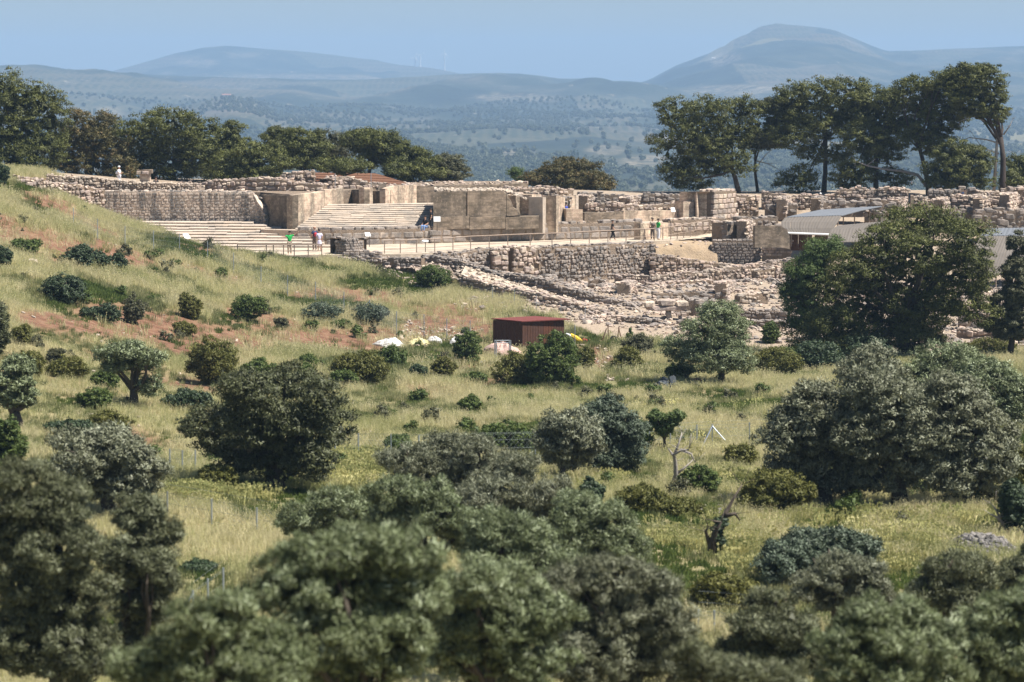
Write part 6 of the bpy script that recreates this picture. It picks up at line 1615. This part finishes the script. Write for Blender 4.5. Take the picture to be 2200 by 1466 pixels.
# ---- far away
for lab, px, yh, yb, ang in (('left and faintest wind turbine on the far left hill', 892, 124, 142, 0.4), ('middle wind turbine on the far left hill, blades in a Y', 903, 120, 146, 0.9), ('right wind turbine on the far left hill', 955, 115, 151, 0.1)):
    D = 9800; b = at(px, yb + 2, D); hb = at(px, yh, D)
    root = empty('wind_turbine', b); tag(root, lab, 'wind turbine')
    H_ = hb.z - b.z
    MB().tube([(0, 0, -10), (0, 0, H_)], [2.2, 1.3], 8).build('tower', M['board_white'], root)
    MB().box((0, 0, H_), (3, 7, 3)).build('nacelle', M['board_white'], root)
    for k in range(3):
        a = ang + k * 2.0944
        MB().tube([(0, -4, H_), (math.sin(a) * 17, -4, H_ + math.cos(a) * 17)], [1.3, 0.4], 5).build('blade', M['board_white'], root)
def far_ground(px, D):
    if D > 4000:
        p = at(px, 300, D); p.z = float(far_z(np.array([p.x]), np.array([D]))[0]); return p
    py = D; Ds = np.linspace(1000, 6500, 1400); P_ = np.array([at(px, py, d) for d in Ds])     # here D is the pixel row of the foot
    k_ = np.nonzero(P_[:, 2] <= far_z(P_[:, 0], P_[:, 1]))[0]; i_ = k_[0] if len(k_) else 700
    return Vector(P_[i_])
for lab, px, D, h, w in (('left cypress of the close pair on the plain', 1234, 347, 26, 4), ('right cypress of the close pair on the plain', 1241, 348, 24, 4), ('single cypress right of the close pair on the plain', 1258, 349, 18, 3.5),
                         ('cypress at the left of the cluster by the pale field', 1317, 364, 16, 4), ('broad conical cypress beside the pale field', 1346, 367, 18, 9), ('cypress at the middle of the cluster by the pale field', 1324, 366, 18, 5)):
    p = far_ground(px, D); k_ = pxm(p.y); h *= k_; w *= k_ * 0.5; root = empty('cypress', p); tag(root, lab, 'cypress', 'cypresses on the plain')
    me = crown_mesh('foliage', [(0, 0, h * 0.5, w, w, h * 0.5)], px, 0.9, 60, 0.5, 0.25, 1.2)
    link('foliage', me, M['dark_shrub_leaf'], root); rod(root, 'trunk', (0, 0, -1), (0, 0, h * 0.5), 0.25, 'bark')
def house(label, px, D, w, d, h, roof='tile'):
    p = far_ground(px, D)
    if D < 1000: k_ = pxm(p.y); w, d, h = w * k_, d * k_, h * k_
    root = empty('farmhouse', p); tag(root, label, 'house')
    MB().box((0, 0, h / 2 - 0.5), (w, d, h + 1)).build('wall', M['plaster'], root)
    m = MB(); m.hexa([(-w/2-.3,-d/2-.3,h),(w/2+.3,-d/2-.3,h),(w/2+.3,d/2+.3,h),(-w/2-.3,d/2+.3,h),(-w/2,-.1,h+1.2),(w/2,-.1,h+1.2),(w/2,.1,h+1.2),(-w/2,.1,h+1.2)]); m.build('roof', M[roof], root)
    for k in (-0.25, 0.25): MB().box((k * w, -d / 2 - 0.02, h * 0.5), (1.0, 0.08, 1.2)).build('window', M['dark_metal'], root)
house('long white farm building on the plain below the hills', 1120, 344, 22, 9, 5, 'board_white')
house('small pinkish house seen between the pine trunks', 1962, 404, 8, 6, 9)
house('tiny red-roofed house on the bare knoll at left', 487, 4690, 14, 8, 5)
house('white hut high on the right-hand hill', 1532, 7600, 8, 6, 4, 'board_white')
# olive groves of the plain
g = np.random.default_rng(55); leaf_mat('grove_leaf', (0.05, 0.065, 0.035), (0.10, 0.12, 0.065), None, 0.3, 0.1)
bmm = crown_mesh('grove_tree', [(0, 0, 2.6, 2.4, 2.4, 2.0)], 9, 1.1, 14, 0.85, 0.6, 0.8)
X_, Y_ = [], []
for D_ in np.geomspace(1150, 5200, 300):
    st = 9.0 if D_ < 3000 else 13.0
    xs = np.arange(-0.2 * D_, 0.2 * D_, st); X_.append(xs + g.normal(0, 1.6, len(xs))); Y_.append(D_ + g.normal(0, 2.2, len(xs)))
X_ = np.concatenate(X_); Y_ = np.concatenate(Y_)
dn = fbm(X_ / 130.0, Y_ / 260.0 + 70, 4)
k = (g.random(len(X_)) < sstep(0.38, 0.62, dn) * 0.75 + 0.05)
X_, Y_ = X_[k], Y_[k]; Z_ = far_z(X_, Y_)
k = (Z_ < PLAIN_Z + 60); X_, Y_, Z_ = X_[k], Y_[k], Z_[k]
scatter('olive_groves', 'olive groves dotting the plain and lower hills', bmm, M['grove_leaf'], np.c_[X_, Y_, Z_], None, g.uniform(0.7, 1.3, len(X_)), 0.02)
